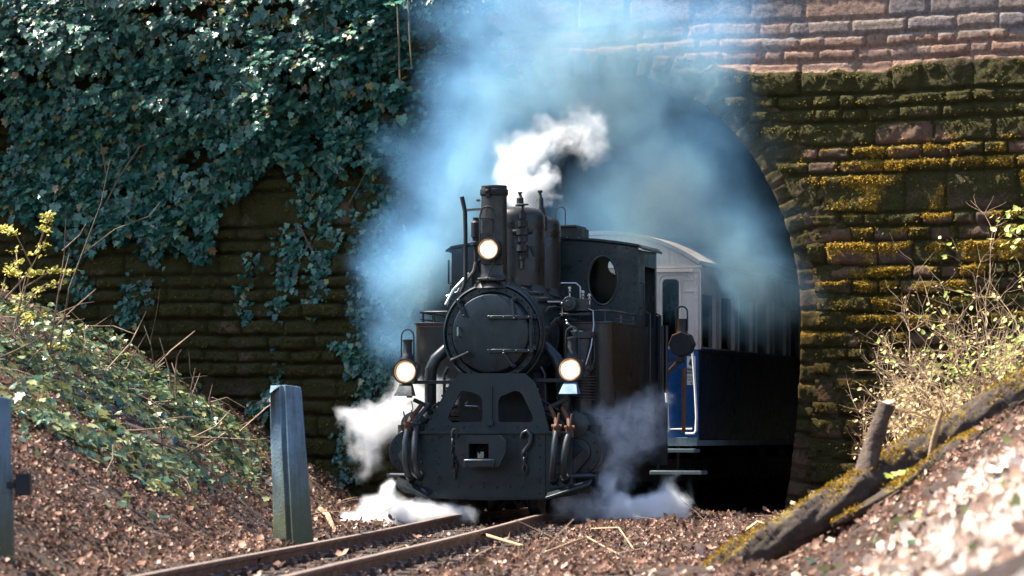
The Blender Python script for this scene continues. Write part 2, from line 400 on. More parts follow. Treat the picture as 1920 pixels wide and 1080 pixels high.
def ground_z(x, y):
    x = np.asarray(x, float); y = np.asarray(y, float)
    d = x - track_x(y)
    eL = np.interp(y, [20, 30, 36, 44, 60], [1.05, 1.05, 1.5, 2.75, 3]); eR = np.interp(y, [15, 22, 26, 30, 43], [3.2, 3.1, 2.75, 2.5, 2.4])
    def slope(t, k, top):
        t = np.maximum(t, 0); r = .35
        v = np.where(t < r, t*t/(2*r), t - r/2)*k
        return top*(1 - np.exp(-v/top))
    z = -.09 + slope(-d - eL, .80, 4.2) + slope(d - eR, np.interp(y, [15, 22, 30], [.74, .70, .60]), 4.5)
    z = z - .035*np.clip((.95 - np.abs(d))/.15, 0, 1)
    amp = np.clip((np.abs(d) - 1.0)/1.5, 0, 1)
    z = z + amp*(.30*(fbm(x*.7, y*.5, 3) - .5) + .16*(fbm(x*2.3, y*1.9, 5) - .5)) + (.05*(fbm(x*5, y*4, 9) - .5))*np.clip((np.abs(d) - .55)/.3, .25, 1)
    return z
# ------------------------------------------------------------------ ground (one sheet in wall-aligned coordinates, steps up behind the wall)
def spaced(fine, lo, hi, far, n):
    a = np.arange(lo, hi + 1e-6, fine); g = np.geomspace(fine*2, far, n)
    return np.concatenate([lo - g[::-1], a, hi + g])
gu = spaced(.11, -9, 8, 180, 22); gv = np.concatenate([[-220, -120, -60, -30, -15, -6, -2.0, -.75, -.55], np.arange(-.32, 32, .11), 32 + np.geomspace(.3, 150, 20)])
U, Vv = np.meshgrid(gu, gv)
GX = WC.x + U*WD.x + Vv*WN.x; GY = WC.y + U*WD.y + Vv*WN.y
GZ = ground_z(GX, GY); GZ = np.where(Vv < -.5, 5.75 + .5*fbm(GX*.3, GY*.3, 2) + np.clip(-Vv, 0, 60)*.08, GZ)
idx = np.arange(U.size).reshape(U.shape)
Fq = np.stack([idx[:-1,:-1], idx[:-1,1:], idx[1:,1:], idx[1:,:-1]], -1)
um = (U[:-1,:-1] + U[:-1,1:])/2; jump = (Vv[:-1,:-1] < -.5) & (Vv[1:,:-1] > -.5)
keep = ~(jump & (np.abs(um) < 2.9))
me = np_mesh('ground', np.stack([GX, GY, GZ], -1).reshape(-1,3), Fq[keep].reshape(-1,4)[:, ::-1])
ground = tag(link('ground', me, M['ground'], None, 60), kind='structure')
# floor of the tunnel behind the sheet's cut
tf = MB()
ys = np.linspace(43.6, 70, 30)
for y in ys:
    x = float(track_x(y)); tf.v += [(x-3.4, y + .7, -.10), (x+3.4, y - .9, -.10)]
tf.f = [(2*i, 2*i+1, 2*i+3, 2*i+2) for i in range(len(ys)-1)]
tag(tf.build('tunnel_floor', M['ground']), kind='structure')
# ------------------------------------------------------------------ the stone wall with the tunnel mouth
wall = tag(empty('tunnel_portal', wall_pt(0, 0, 0)), 'mossy sandstone block wall with the arched tunnel mouth', 'stone wall')
def to_parent(o): o.parent = wall; o.location = -wall.location; return o
cz = [-.6, -.35]
for y in (905, 860, 820, 775, 745, 702, 673, 647, 618, 585, 552, 523, 497, 452, 425, 400, 326, 300, 274, 230, 204, 178, 115, 91, 67, 37, -40, -62, -84): cz.append(.75 + (818-y)*.00571)
cz = np.array(cz)
res = .021
wu = np.arange(-10.2, 7.6, res); wz = np.arange(-.55, cz[-1], res)
WU, WZ = np.meshgrid(wu, wz)
wv = WZ + .060*(fbm(WU*.7, WZ*.2, 41) - .5)*2 + .030*(fbm(WU*2.4, WZ*.5, 40) - .5)*2*np.clip((1.5-WU)/2, .3, 1) + .010*(fbm(WU*5, WZ*5, 42) - .5)      # courses are not ruled straight
ci = np.clip(np.searchsorted(cz, wv) - 1, 0, len(cz)-2)
z0, z1 = cz[ci], cz[ci+1]
edges = {}
jl = np.zeros_like(WU); jr = np.zeros_like(WU); bid = np.zeros_like(WU)
for c in range(len(cz)-1):
    hh = cz[c+1]-cz[c]; u = -11.0; e = [u]; r2 = np.random.default_rng(100+c)
    while u < 8:
        u += hh*r2.uniform(1.2, 3.6) if hh < .3 else hh*r2.uniform(.9, 2.3)
        e.append(u)
    e = np.array(e); m = ci == c
    k = np.searchsorted(e, WU[m] + .012*(fbm(WU[m]*6, WZ[m]*6, 43)-.5)) - 1
    jl[m] = e[k]; jr[m] = e[k+1]; bid[m] = k + c*1000
dl, dr, db, dt = WU-jl, jr-WU, wv-z0, z1-wv
rn = lambda s: hash2(bid.astype(np.int64), np.zeros_like(bid).astype(np.int64), s)
dmin = np.minimum(np.minimum(dl, dr), np.minimum(db, dt))
rag = fbm(WU*14, WZ*14, 44)-.5
jn = .35 + .65*hash2(np.round(np.where(dl < dr, jl, jr)*50).astype(np.int64), ci, 9)          # some upright joints are nearly closed
eh = np.clip((np.minimum(db, dt) + .030*rag)/.032, 0, 1); ev = np.clip((np.minimum(dl, dr) + .024*rag)/.028, 0, 1)
eh = eh*eh*(3-2*eh); ev = 1 - (1-ev*ev*(3-2*ev))*jn*(.75 + .25*np.clip((WU+1)/2, 0, 1))
edge = eh*ev
uu = (dl/(dl+dr)-.5)*2; vv = (db/(db+dt)-.5)*2
clean = np.clip((WZ - (4.72 + .14*(fbm(WU*1.3, WZ*1.3, 45)-.5)*2 + .05*(fbm(WU*7, WZ*7, 46)-.5)*2))/.04, 0, 1)*np.clip((WU + 1.5 + .8*(fbm(WU*2, WZ*2, 38)-.5))/.25, 0, 1)     # bare band at the top
bulge = (1-uu**4)*(1-vv**4)
big = (z1-z0 > .34)*1.0
lef = np.clip((1.2-WU)/2, 0, 1)
H = edge*(.040 + (.042 + .025*lef)*rn(1)) + .07*(fbm(WU*1.3, WZ*2.2, 39)-.5)*(1-clean)*lef + bulge*(.010 + (.030+.03*lef)*rn(2))*(1-.8*clean) + edge*.075*(fbm(WU*5, WZ*7, 47)-.5)*(1-.65*clean) + .034*(fbm(WU*19, WZ*19, 48)-.5)*(1-.6*clean)
# stone tops weathered: lower edge of a course juts out under the moss of the one below
H = H*(1 - .45*clean)
H += edge*np.clip(-vv, 0, 1)*(.012 - .02*rn(7))*(1-clean)
tint = np.clip(rn(3)*.75 + .15*fbm(WU*2, WZ*2, 51) + .1*(WZ > 4.98), 0, 1)
tint = np.where(clean < .5, np.where(WU > 1, .36, .48)*tint, .5 + .38*tint)
tint = np.where(WZ > 5.0, np.clip(.75 + .3*rn(3), 0, 1), tint)
right = np.clip((WU - 1.5)/1.2, 0, 1)
moss = .56 + .5*(fbm(WU*1.6, WZ*1.9, 52)-.5)*2 + (.14 + .55*right)*(rn(4)-.42) + .35*right*(fbm(WU*6, WZ*6, 59)-.5) + .02*right*np.clip((WZ-.3)/.8,0,1)*np.clip((4.2-WZ)/.5,0,1) + .10*np.clip(vv, -1, 1)
moss = moss + .5*np.exp(-((WZ-4.45)/.30)**2) + (1-right)*(.24 + .55*(fbm(WU*3.2, WZ*4.2, 37)-.5))
moss = np.where(clean > 0, moss*(1-clean) - .35*clean + clean*.33*(fbm(WU*3, WZ*3, 53) > .68), moss)
moss = np.where((dmin < .016) & (clean < .5), moss + .3, moss)
sunny = np.clip((WU-1.9)/.6, 0, 1)*np.clip((4.15-WZ)/.25, 0, 1)*np.clip((WZ-1.0)/1.2, 0, 1) + .55*np.clip((1.75-WZ)/.7, 0, 1)*(WU < 0)*np.clip((WU+5.5)/1, 0, 1)  # where sunlight is painted gold, plus rusty golden patches low on the left
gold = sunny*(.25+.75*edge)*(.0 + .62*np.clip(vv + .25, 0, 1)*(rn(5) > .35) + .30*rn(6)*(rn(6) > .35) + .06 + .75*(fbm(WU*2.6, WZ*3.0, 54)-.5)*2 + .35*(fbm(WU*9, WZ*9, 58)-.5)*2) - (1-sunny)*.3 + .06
H += .030*np.clip(gold-.4, 0, .5)*edge + .012*np.clip(moss-.5, 0, .5)*fbm(WU*30, WZ*30, 55)
P = np.stack([WC.x + WU*WD.x + H*WN.x, WC.y + WU*WD.y + H*WN.y, WZ], -1)
idx = np.arange(WU.size).reshape(WU.shape)
Fq = np.stack([idx[:-1,:-1], idx[:-1,1:], idx[1:,1:], idx[1:,:-1]], -1)
inside = np.abs(WU) < half_w(WZ) + .20
ins = (WZ < ZS + B0 + .2) & (inside | ((WZ > ZS) & (((WU/(A0+.2))**2 + ((WZ-ZS)/(B0+.2))**2) < 1)))
keep = ~(ins[:-1,:-1] & ins[1:,1:] & ins[:-1,1:] & ins[1:,:-1])
Fk = Fq[keep].reshape(-1,4)
used = np.unique(Fk); remap = np.full(WU.size, -1); remap[used] = np.arange(len(used))
me = np_mesh('wall_face', P.reshape(-1,3)[used], remap[Fk])
def stone_attr(me, a):
    at = me.color_attributes.new('stone', 'FLOAT_COLOR', 'POINT'); at.data.foreach_set('color', np.clip(a, 0, 1).astype(np.float32).ravel())
sun_gold_keep = gold
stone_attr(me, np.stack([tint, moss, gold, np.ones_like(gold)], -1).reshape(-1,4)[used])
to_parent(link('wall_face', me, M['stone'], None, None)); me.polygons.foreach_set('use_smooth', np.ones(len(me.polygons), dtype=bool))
# moss tufts on the ledges
def tufts(name, weight, n, mt, smin, smax, hup=.8):
    w = weight.ravel()*keepv.ravel(); w = w/w.sum(); ii = rng.choice(w.size, n, p=w)
    pos = PW.reshape(-1,3)[ii] + rng.normal(size=(n,3))*.007 + np.array([WN.x, WN.y, .2])*.006
    nn = np.array([[WN.x*.6, WN.y*.6, hup]]) + rand_unit(n)*.9; tip = np.array([[WN.x, WN.y, -.1]]) + rand_unit(n)*.9
    o = scatter(name, [(0,.5,.12),(0,0,0),(.3,.35,.03),(.22,.8,-.05),(0,1,-.1),(-.22,.8,-.05),(-.3,.35,.03)], OVAL_F, pos, nn, tip, rng.uniform(smin, smax, n), mt)
    tag(o, kind='stuff'); return to_parent(o)
def rand_unit(n): v = rng.normal(size=(n,3)); return v/np.linalg.norm(v, axis=1, keepdims=True)
PW = P; keepv = ~ins
tp = np.clip(vv, 0, 1)**1.5*np.clip(dt/.01, 0, 1)
ledge = np.clip(np.roll(H, 6, 0)*0 + H - np.roll(H, -4, 0), 0, .05)/.05 + .15*tp
tufts('moss', ledge*np.clip(moss-.35, 0, .5)*(clean < .3), 24000, M['moss'], .016, .034)
tufts('sunlit_moss', (ledge + .25)*np.clip(gold-.32, 0, .6)**1.5*(clean < .3), 12000, M['sun_gold_moss'], .016, .034)  # tufts coloured as if sunlit, on the upper edges of the stones
# ring of wedge stones round the mouth
zz = np.concatenate([np.linspace(-.5, ZS, 60)[:-1], ZS + B0*np.sin(np.linspace(0, math.pi/2, 120))])
prof = np.stack([half_w(zz), zz], -1); prof[-1,0] = 0
prof = np.concatenate([prof, (prof*[-1,1])[::-1][1:]])
seg = np.linalg.norm(np.diff(prof, axis=0), axis=1); S = np.concatenate([[0], np.cumsum(seg)])
ss = np.arange(0, S[-1], .018); rr = np.concatenate([[-.0], np.arange(.02, .72, .02)])
PX = np.interp(ss, S, prof[:,0]); PZ = np.interp(ss, S, prof[:,1])
tx = np.gradient(PX); tz = np.gradient(PZ); tl = np.hypot(tx, tz); nx, nz = tz/tl, -tx/tl
SS, RR = np.meshgrid(ss, rr); 
jt = [0]; r2 = np.random.default_rng(5)
while jt[-1] < S[-1]: jt.append(jt[-1] + r2.uniform(.15, .23))
jt = np.array(jt); sk = np.clip(np.searchsorted(jt, SS + .012*(fbm(SS*5, RR*5, 60)-.5)) - 1, 0, len(jt)-2)
a, b = SS-jt[sk], jt[sk+1]-SS; hk = lambda s: hash2(sk, sk*0, s)
rmax = (.50 + .18*hk(70))*(1 - .55*np.exp(-(np.interp(SS, ss, PX)/1.1)**2)); dm = np.minimum(np.minimum(a, b), np.minimum(rmax-RR, RR + .02))
ed = np.clip((dm + .02*(fbm(SS*14, RR*14, 61)-.5))/.035, 0, 1); ed = ed*ed*(3-2*ed)
HR = np.where(RR < rmax, .012 + ed*(.024 + .03*hk(71)) + (1-((a/(a+b)-.5)*2)**4)*.03*hk(72)*ed + ed*.06*(fbm(SS*6, RR*6, 62)-.5) + .02*(fbm(SS*22, RR*22, 63)-.5), -.10)
RX = np.interp(SS, ss, PX) + RR*np.interp(SS, ss, nx); RZ = np.interp(SS, ss, PZ) + RR*np.interp(SS, ss, nz)
back = np.full((1, len(ss)), -.35)
HR = np.concatenate([back, HR]); RX = np.concatenate([RX[:1], RX]); RZ = np.concatenate([RZ[:1], RZ])
idx = np.arange(RX.size).reshape(RX.shape); Fq = np.stack([idx[:-1,:-1], idx[1:,:-1], idx[1:,1:], idx[:-1,1:]], -1).reshape(-1,4)
P = np.stack([WC.x + RX*WD.x + HR*WN.x, WC.y + RX*WD.y + HR*WN.y, RZ], -1).reshape(-1,3)
me = np_mesh('arch_ring', P, Fq)
up = np.interp(SS, ss, nz)*0 + (b/(a+b)-.5)*2*np.sign(np.interp(SS, ss, nx))*-1      # +1 on the upper edge of each wedge stone
mossr = .62 + .4*(fbm(SS*1.7, RR*3, 64)-.5)*2 + .1*up - .08*np.clip((.07-RR)/.07, 0, 1)
sun_goldr = np.where((RZ[1:] < 3.9) & (RZ[1:] > 1.2) & (RX[1:] > 0), .10 + .42*np.clip(up, 0, 1)*(hk(74) > .45) + .5*(fbm(SS*2.5, RR*3, 65)-.5)*2, -.2)  # sunlight painted gold on upper edges of the right-hand wedge stones
at = np.stack([.05 + .42*hk(73), mossr, sun_goldr, np.ones_like(mossr)], -1); at = np.concatenate([at[:1]*[1,.3,0,1], at])
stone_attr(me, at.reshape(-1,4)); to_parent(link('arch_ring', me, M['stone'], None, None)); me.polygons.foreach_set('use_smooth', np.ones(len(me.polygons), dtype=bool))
# barrel of the tunnel, following the track, closed far inside
tl_ = MB(); n = len(prof[::6]); hs = [-.30, -1.5, -4, -8, -13, -19, -26]
for h in hs:
    off = .010*(h+.3)**2
    for q in prof[::6]: tl_.v.append(tuple(wall_pt(q[0]*1.004 + off, q[1], h)))
for i in range(len(hs)-1):
    for j in range(n-1): a_ = i*n+j; tl_.f.append((a_, a_+1, a_+n+1, a_+n))
tl_.f.append(tuple((len(hs)-1)*n + j for j in range(n)))
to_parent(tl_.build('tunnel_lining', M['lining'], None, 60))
cp = MB()      # coping above the frame
u = -10.2
while u < 7.4:
    w = random.uniform(.7, 1.1); 
    p0, p1 = wall_pt(u, 0, .09), wall_pt(u + w - .008, 0, .09); q0, q1 = wall_pt(u, 0, -.6), wall_pt(u+w-.008, 0, -.6); za, zb = cz[-1]-.02, cz[-1]+.2
    cp.add([(p0.x,p0.y,za),(p1.x,p1.y,za),(q1.x,q1.y,za),(q0.x,q0.y,za),(p0.x,p0.y,zb),(p1.x,p1.y,zb),(q1.x,q1.y,zb),(q0.x,q0.y,zb)], [(3,2,1,0),(4,5,6,7),(0,1,5,4),(1,2,6,5),(2,3,7,6),(3,0,4,7)]); u += w
me = cp.build('coping', M['stone'], None, 30, .015); stone_attr(me.data, np.tile([.95, .1, 0, 1], (len(me.data.vertices), 1))); to_parent(me)

# ------------------------------------------------------------------ railway track
track = tag(empty('railway_track', (float(track_x(30)), 30, -.09)), 'rusty narrow gauge railway track curving towards the tunnel', 'railway track')
RP = [(-.032,0),(.032,0),(.032,-.022),(.012,-.03),(.010,-.075),(.05,-.085),(.05,-.095),(-.05,-.095),(-.05,-.085),(-.010,-.075),(-.012,-.03),(-.032,-.022)]
def rail(off):
    b = MB(); tb = MB(); ys = np.concatenate([np.arange(8, 46, .5), np.arange(46, 68, 1)])
    for y in ys:
        c = np.array([float(track_x(y)), y]); t = np.array([float(track_x(y+.2)-track_x(y-.2)), .4]); t /= np.linalg.norm(t); nn = np.array([t[1], -t[0]])
        for a_, z in RP: q = c + nn*(off+a_); b.v.append((q[0], q[1], z - .004))
        for a_ in (-.024, .024): q = c + nn*(off+a_); tb.v.append((q[0], q[1], 0.0))
    k = len(RP)
    for i in range(len(ys)-1):
        for j in range(k): p, q = i*k+j, i*k+(j+1) % k; b.f.append((p, q, q+k, p+k))
        tb.f.append((2*i, 2*i+1, 2*i+3, 2*i+2))
    o = b.build('rail', M['railrust'], None, 30); o.parent = track; o.location = -track.location
    o2 = tb.build('rail_head', M['railtop'], None, 30); o2.parent = o
for off in (-.40, .40): rail(off)
for y in np.arange(19.5, 44, .62):
    x = float(track_x(y)); a_ = -math.atan2(float(track_x(y+.3)-track_x(y-.3)), .6)
    s = MB().box((-.70,-.10,-.15),(.70,.10,-.095-.012+random.uniform(-.006,.006))).build('sleeper', M['sleeper'], track, 30, .012)
    for sx in (-.40, .40): MB().box((sx-.10,-.06,-.105),(sx+.10,.06,-.088)).box((sx-.085,-.03,-.09),(sx-.055,.03,-.062)).box((sx+.055,-.03,-.09),(sx+.085,.03,-.062)).build('chair_plate', M['railrust'], s, 30)
    s.location = Vector((x, y, 0)) - track.location; s.rotation_euler = (0, 0, a_ + random.uniform(-.02,.02))
# ------------------------------------------------------------------ the locomotive (local axes: x to its left side, y towards its rear, z up)
LA = R(13); L0 = Vector((-.2154, 38, 0))
loco = tag(empty('steam_locomotive', L0, -LA), 'black steam locomotive with three lit round headlamps coming out of the tunnel', 'locomotive')
def LP(p, y, t, o=None, a=None):      # local (x, z) of a pixel on the plane y = t
    o = o or L0; a = LA if a is None else a
    c, s = math.cos(a), math.sin(a); q = p - 960
    x = (q*(o.y + t*c) - F*(o.x + t*s)) / (F*c + q*s)
    Y = o.y - x*s + t*c
    return x, CH + (HZ - y)*Y/F
def lp3(p, y, t): x, z = LP(p, y, t); return Vector((x, t, z))
K, KB, SO = M['black'], M['brown_black'], M['soot']
ZC = 1.74                                                     # boiler axis
def rivets(b, pts, r=.011):
    for p in pts: b.ball(p, r, 6, 4)
def line(a, b_, n):
    a, b_ = Vector(a), Vector(b_); return [a.lerp(b_, i/(n-1)) for i in range(n)]
def join(o, b):
    me = bpy.data.meshes.new('t'); me.from_pydata(b.v, [], b.f); bm = bmesh.new(); bm.from_mesh(o.data); bm.from_mesh(me); bmesh.ops.recalc_face_normals(bm, faces=bm.faces); bm.to_mesh(o.data); bm.free()
    bpy.data.meshes.remove(me); o.data.polygons.foreach_set('use_smooth', np.ones(len(o.data.polygons), dtype=bool)); o.data.set_sharp_from_angle(angle=R(40)); return o
def ring(c, r, n, a0=0, a1=2*math.pi): return [Vector((c[0]+r*math.cos(a0+(a1-a0)*i/n), c[1], c[2]+r*math.sin(a0+(a1-a0)*i/n))) for i in range(n)]
# smokebox
b = MB(); b.lathe((0,0,ZC), [(.40,.13),(.455,.13),(.475,.10),(.49,.12),(.495,.16),(.495,.92),(.47,.93)], 'y', 56)
b.lathe((0,0,ZC), [(.495,.17),(.51,.17),(.51,.24),(.495,.24)], 'y', 56, False); b.lathe((0,0,ZC), [(.495,.80),(.507,.80),(.507,.86),(.495,.86)], 'y', 56, False)
rivets(b, ring((0,.128,ZC), .432, 30), .010); rivets(b, [p for y in (.205,) for p in ring((0,y,ZC), .51, 36)], .010)
smokebox = b.build('smokebox', K, loco, 40)
b = MB(); b.lathe((0,0,ZC), [(.372,.12),(.378,.045),(.370,.034),(.355,.030),(.20,.026),(.05,.024),(.0,.024)], 'y', 56)
b.lathe((0,0,ZC), [(.385,.13),(.40,.115),(.408,.12),(.408,.14)], 'y', 56, False)
rivets(b, ring((0,.03,ZC), .35, 8, .3), .008)
door = b.build('smokebox_door', K, smokebox, 30)
for (p0, q0), (p1, q1) in (((863,565),(870,592)), ((966,562),(965,597)), ((852,676),(878,661)), ((966,686),(945,663))):
    a, c = lp3(p0,q0,.10), lp3(p1,q1,-.02); a.y = .09; c.y = .0
    d = MB().tube([a, a + Vector((0,-.12,0)), c + Vector((0,-.03,0))], [.012,.013,.012], 8)
    d.ball(a + Vector((0,-.06,0)), .026, 8, 6); d.ball(c + Vector((0,-.03,0)), .016, 8, 6); d.cyl(a+Vector((0,.02,0)), a+Vector((0,-.05,0)), .02, n=8)
    d.build('door_clamp', M['pipe'], door, 40)
x, z = LP(859, 622, -.03); MB().tube([(x,.03,z+.045),(x,-.05,z+.035),(x,-.05,z-.035),(x,.03,z-.045)], .009, 8).build('door_handle', M['steel'], door)
for yy in (595, 658):
    x0, z0 = LP(914, yy, 0); x1, _ = LP(1000, yy, 0)
    h = MB().box((x0, -.012, z0-.017), (x1, .10, z0+.017)); rivets(h, line((x0+.04,-.013,z0),(x1-.04,-.013,z0), 4), .010)
    h.build('hinge_strap', K, door, 30, .004)
x, z0 = LP(995, 652, .02); MB().cyl((x,.02,z0-.06),(x,.02,z0+.38), .017, n=10).box((x-.03,.02,z0-.02),(x+.05,.12,z0+.02)).box((x-.03,.02,z0+.28),(x+.05,.12,z0+.32)).build('hinge_pin', K, door, 30)
# boiler
b = MB().cyl((0,.93,ZC),(0,2.4,ZC), .44, n=48); boiler = b.build('boiler', K, loco, 40)
for y in (1.15, 1.62, 2.1): MB().lathe((0,0,ZC), [(.44,y),(.448,y),(.448,y+.06),(.44,y+.06)], 'y', 48, False).build('boiler_band', K, boiler, 30)
for sgn in (-1, 1):
    for k, (ang, r_) in enumerate(((52,.022),(40,.03),(66,.016),(28,.018),(15,.02))):
        pts = [Vector((sgn*(.50+.012*k)*math.cos(R(ang + dy*7)), y, ZC + (.50+.012*k)*math.sin(R(ang + dy*7)))) for y, dy in ((.28+.06*k,0),(.9,.4),(1.5,.2),(2.3,0))]
        pts = [pts[0] - Vector((sgn*.05, 0, .05))] + pts
        MB().tube(pts, r_, 8).build('boiler_pipe', M['pipe'] if k in (2,) else K, loco, 50)
# chimney
cx = LP(926.5, 440, .25)[0]; b = MB()
zt = LP(926, 348, .25)[1]; zb = ZC + .47
b.lathe((cx,.25,0), [(.21,zb-.03),(.19,zb+.01),(.135,zb+.07),(.128,zb+.12),(.124,zt-.13),(.124,zt-.10)], 'z', 32)
b.box((cx-.15,.10,zb-.03),(cx+.15,.42,zb+.03)); rivets(b, [(cx+.17*math.cos(a), .25+.17*math.sin(a), zb+.035) for a in np.linspace(0, 6.28, 12)], .012)
ch = b.build('chimney', KB, loco, 40)
b = MB().lathe((cx,.25,0), [(.10,zt-.02),(.118,zt),(.124,zt-.005),(.124,zt-.035),(.136,zt-.04),(.138,zt-.085),(.130,zt-.10),(.124,zt-.105),(.10,zt-.1)], 'z', 32, False)
b.lathe((cx,.25,0), [(.0,zt-.06),(.10,zt-.06),(.10,zt-.02)], 'z', 32, False); b.box((cx-.05,.09,zt-.12),(cx-.01,.14,zt-.02)); b.ball((cx-.03,.09,zt-.06), .02); b.cyl((cx-.14,.25,zt-.14),(cx-.175,.25,zt-.14),.012,n=8)
b.build('chimney_cap', SO, ch, 40)
pts = [(cx+dx-.03, .10, z) for dx, z in ((-.075,zt-.62),(-.075,zt-.30),(-.06,zt-.24),(-.03,zt-.215),(.0,zt-.21),(.03,zt-.215),(.06,zt-.24),(.075,zt-.30),(.075,zt-.62))]
MB().tube(pts, .009, 8).box((cx-.08,.10,zt-.60),(cx+.02,.13,zt-.34)).box((cx-.10,.09,zt-.335),(cx+.045,.12,zt-.32)).build('lamp_iron', KB, ch, 40)
# headlamps
def lamp(p, y, t, r, kind):
    x, z = LP(p, y, t); b = MB()
    b.lathe((x,t,z), [(r*.80,.015),(r*.86,-.012),(r*1.0,-.012),(r*1.02,.02),(r*.98,.05),(r*.96,.15),(r*.7,.20),(0,.205)], 'y', 36, False)
    o = b.build('headlamp', KB if kind == 'top' else K, loco, 40)
    MB().lathe((x,t,z), [(r*.78,.012),(r*.8,.0),(r*.87,-.016),(r*.9,-.006)], 'y', 36, False).build('rim', M['reflector'], o, 40)
    ln = MB().lathe((x,t,z), [(r*.80,.012),(r*.7,.002),(r*.6,-.008),(r*.45,-.015),(r*.3,-.02),(r*.15,-.023),(0,-.024)], 'y', 36, False).build('lens', M['lens'], o, 60)
    ra = ln.data.attributes.new('rad', 'FLOAT', 'POINT'); ra.data.foreach_set('value', [math.hypot(v.co.x-x, v.co.z-z)/(r*.8) for v in ln.data.vertices])
    if kind == 'side':
        c = MB().lathe((x,t+.09,z), [(.062,r*.85),(.06,r+.02),(.046,r+.05),(.043,r+.06),(.043,r+.17),(.050,r+.17),(.050,r+.19),(.0,r+.195)], 'z', 20).build('lamp_vent', SO, o, 40)
        hw = .062; hp = [(x-hw,t+.09,z+r*.8)] + [(x+hw*math.cos(a), t+.09, z+r+.22+hw*1.1*math.sin(a)) for a in np.linspace(math.pi, 0, 9)] + [(x+hw,t+.09,z+r*.8)]
        MB().tube(hp, .0075, 8).build('carrying_handle', M['pipe'], o, 40)
        zb_ = z - r*.98; hd = MB(); w0, w1 = .060, .093
        hd.add([(x-w0,t+.0,zb_),(x+w0,t+.0,zb_),(x+w1,t-.10,zb_-.115),(x-w1,t-.10,zb_-.115),(x-w0,t+.06,zb_),(x+w0,t+.06,zb_),(x+w1,t+.05,zb_-.115),(x-w1,t+.05,zb_-.115)],
               [(0,1,2,3),(4,7,6,5),(0,4,5,1),(1,5,6,2),(2,6,7,3),(3,7,4,0)])
        hd.build('lamp_foot', M['hood'] if x > 0 else M['pipe'], o, 30, .004)
    return o, x, z
lamp(915.5, 467, .0, .112, 'top'); x, z = LP(915.5, 467, 0)
MB().box((x-.10,.10,z-.14),(x+.12,.16,z+.16)).box((x-.12,.05,z-.30),(x+.14,.18,z-.275)).tube([(x+.06,.0,z-.10),(x-.02,.04,z-.29)], .006, 6).build('lamp_bracket', KB, loco, 30, .004)
lamps = [lamp(760, 697, -.02, .122, 'side'), lamp(1069, 693, -.02, .122, 'side')]
for o, x, z in lamps:
    s = 1 if x > 0 else -1
    b = MB().bar((x, .12, z-.10),(s*.40,.16,z-.10), .05, .035).bar((x-s*.05,.12,z-.27),(s*.43,.12,z-.43), .06, .035).bar((x,.14,z-.1),(x,.14,z-.25),.05,.04)
    b.tube([(x-s*.03,.1,z-.28),(x-s*.05,.08,z-.36),(x-s*.02,.08,z-.42),(x-s*.08,.09,z-.36)], .006, 6)
    b.build('lamp_bracket', SO, loco, 30, .004)
# saddle plate under the smokebox
pl = lambda pts, t=0: [LP(p, y, t) for p, y in pts]
outl = pl([(866,700),(846,716),(797,804),(797,809),(1030,809),(1030,804),(1014,744),(1003,716),(984,700)])
hl = pl([(863,736),(868,733),(887,736),(900,742),(905,750),(905,786),(901,791),(848,792),(841,786),(842,778)])
hr = pl([(935,750),(940,743),(964,733),(974,734),(980,740),(1000,782),(998,790),(992,792),(938,791),(935,786)])
o = plate('saddle_plate', outl, [hl, hr], -.012, .012, K, loco)
b = MB(); rivets(b, [Vector((x, -.014, z)) for x, z in (LP(p, y, 0) for p, y in [(838,728),(830,742),(823,755),(815,770),(808,784),(801,798)])], .014)
rivets(b, [Vector((x, -.014, z)) for x, z in (LP(p, y, 0) for p, y in [(1010,730),(1016,750),(1020,768),(1024,786),(812,804),(840,799),(870,800),(920,800),(970,800),(1006,800)])], .009)
join(o, b); b = MB(); xc = LP(920, 770, 0)[0]; b.box((xc-.022,-.03,LP(920,792,0)[1]),(xc+.022,-.011,LP(920,725,0)[1])).box((xc-.035,-.05,LP(920,798,0)[1]),(xc+.035,-.011,LP(920,788,0)[1]))
b.build('centre_rib', K, o, 40)
sd_ = MB(); zt_, zb_ = 1.45, .62
sd_.prism([(-.42,.75),(-.40,1.2),(-.30,1.45),(.30,1.45),(.40,1.2),(.42,.75)], .45, .80); sd_.box((-.5,.3,.55),(.5,.9,.78)); sd_.build('saddle', SO, loco, 30)
MB().tube([lp3(872,761,.3), lp3(895,762,.3), lp3(900,766,.34)], .008, 6).tube([lp3(872,758,.3), lp3(877,753,.32)], .006, 6).build('inside_rod', M['steel'], loco)
# buffer beam
b = MB(); poly = pl([(768,809),(1072,809),(1074,905),(1108,912),(1106,920),(1070,930),(1024,936),(910,938),(800,934),(756,922),(738,908),(742,902),(766,905)])
bb = plate('buffer_beam', poly, [], .0, .05, K, loco, .006)
q0, q1 = LP(811,933,-.02), LP(1022,812,-.02)
p2 = MB().box((q0[0], -.016, q0[1]), (q1[0], .002, q1[1]))
def grid(p0, y0, p1, y1, n): return [Vector((LP(p0+(p1-p0)*i/(n-1), y0+(y1-y0)*i/(n-1), -.018)[0], -.018, LP(p0, y0+(y1-y0)*i/(n-1), -.018)[1])) for i in range(n)]
rivets(p2, grid(826,820,1010,820,9) + grid(818,845,818,925,5) + grid(835,913,1005,913,8) + grid(1012,835,1012,925,5) + grid(822,857,822,870,2), .010)
p2.box((LP(811,0,0)[0], -.028, LP(0,903,0)[1]-.006), (LP(1023,0,0)[0], -.012, LP(0,903,0)[1]+.006)); p2.box((LP(764,0,0)[0],-.055,q1[1]-.006),(LP(1074,0,0)[0],.01,q1[1]+.020))
rivets(p2, [Vector((LP(p_,0,0)[0],-.006,LP(0,y_,0)[1])) for p_ in (790,1046) for y_ in (826,846,866,886,906)], .012)
p2.build('beam_panel', K, bb, 30)
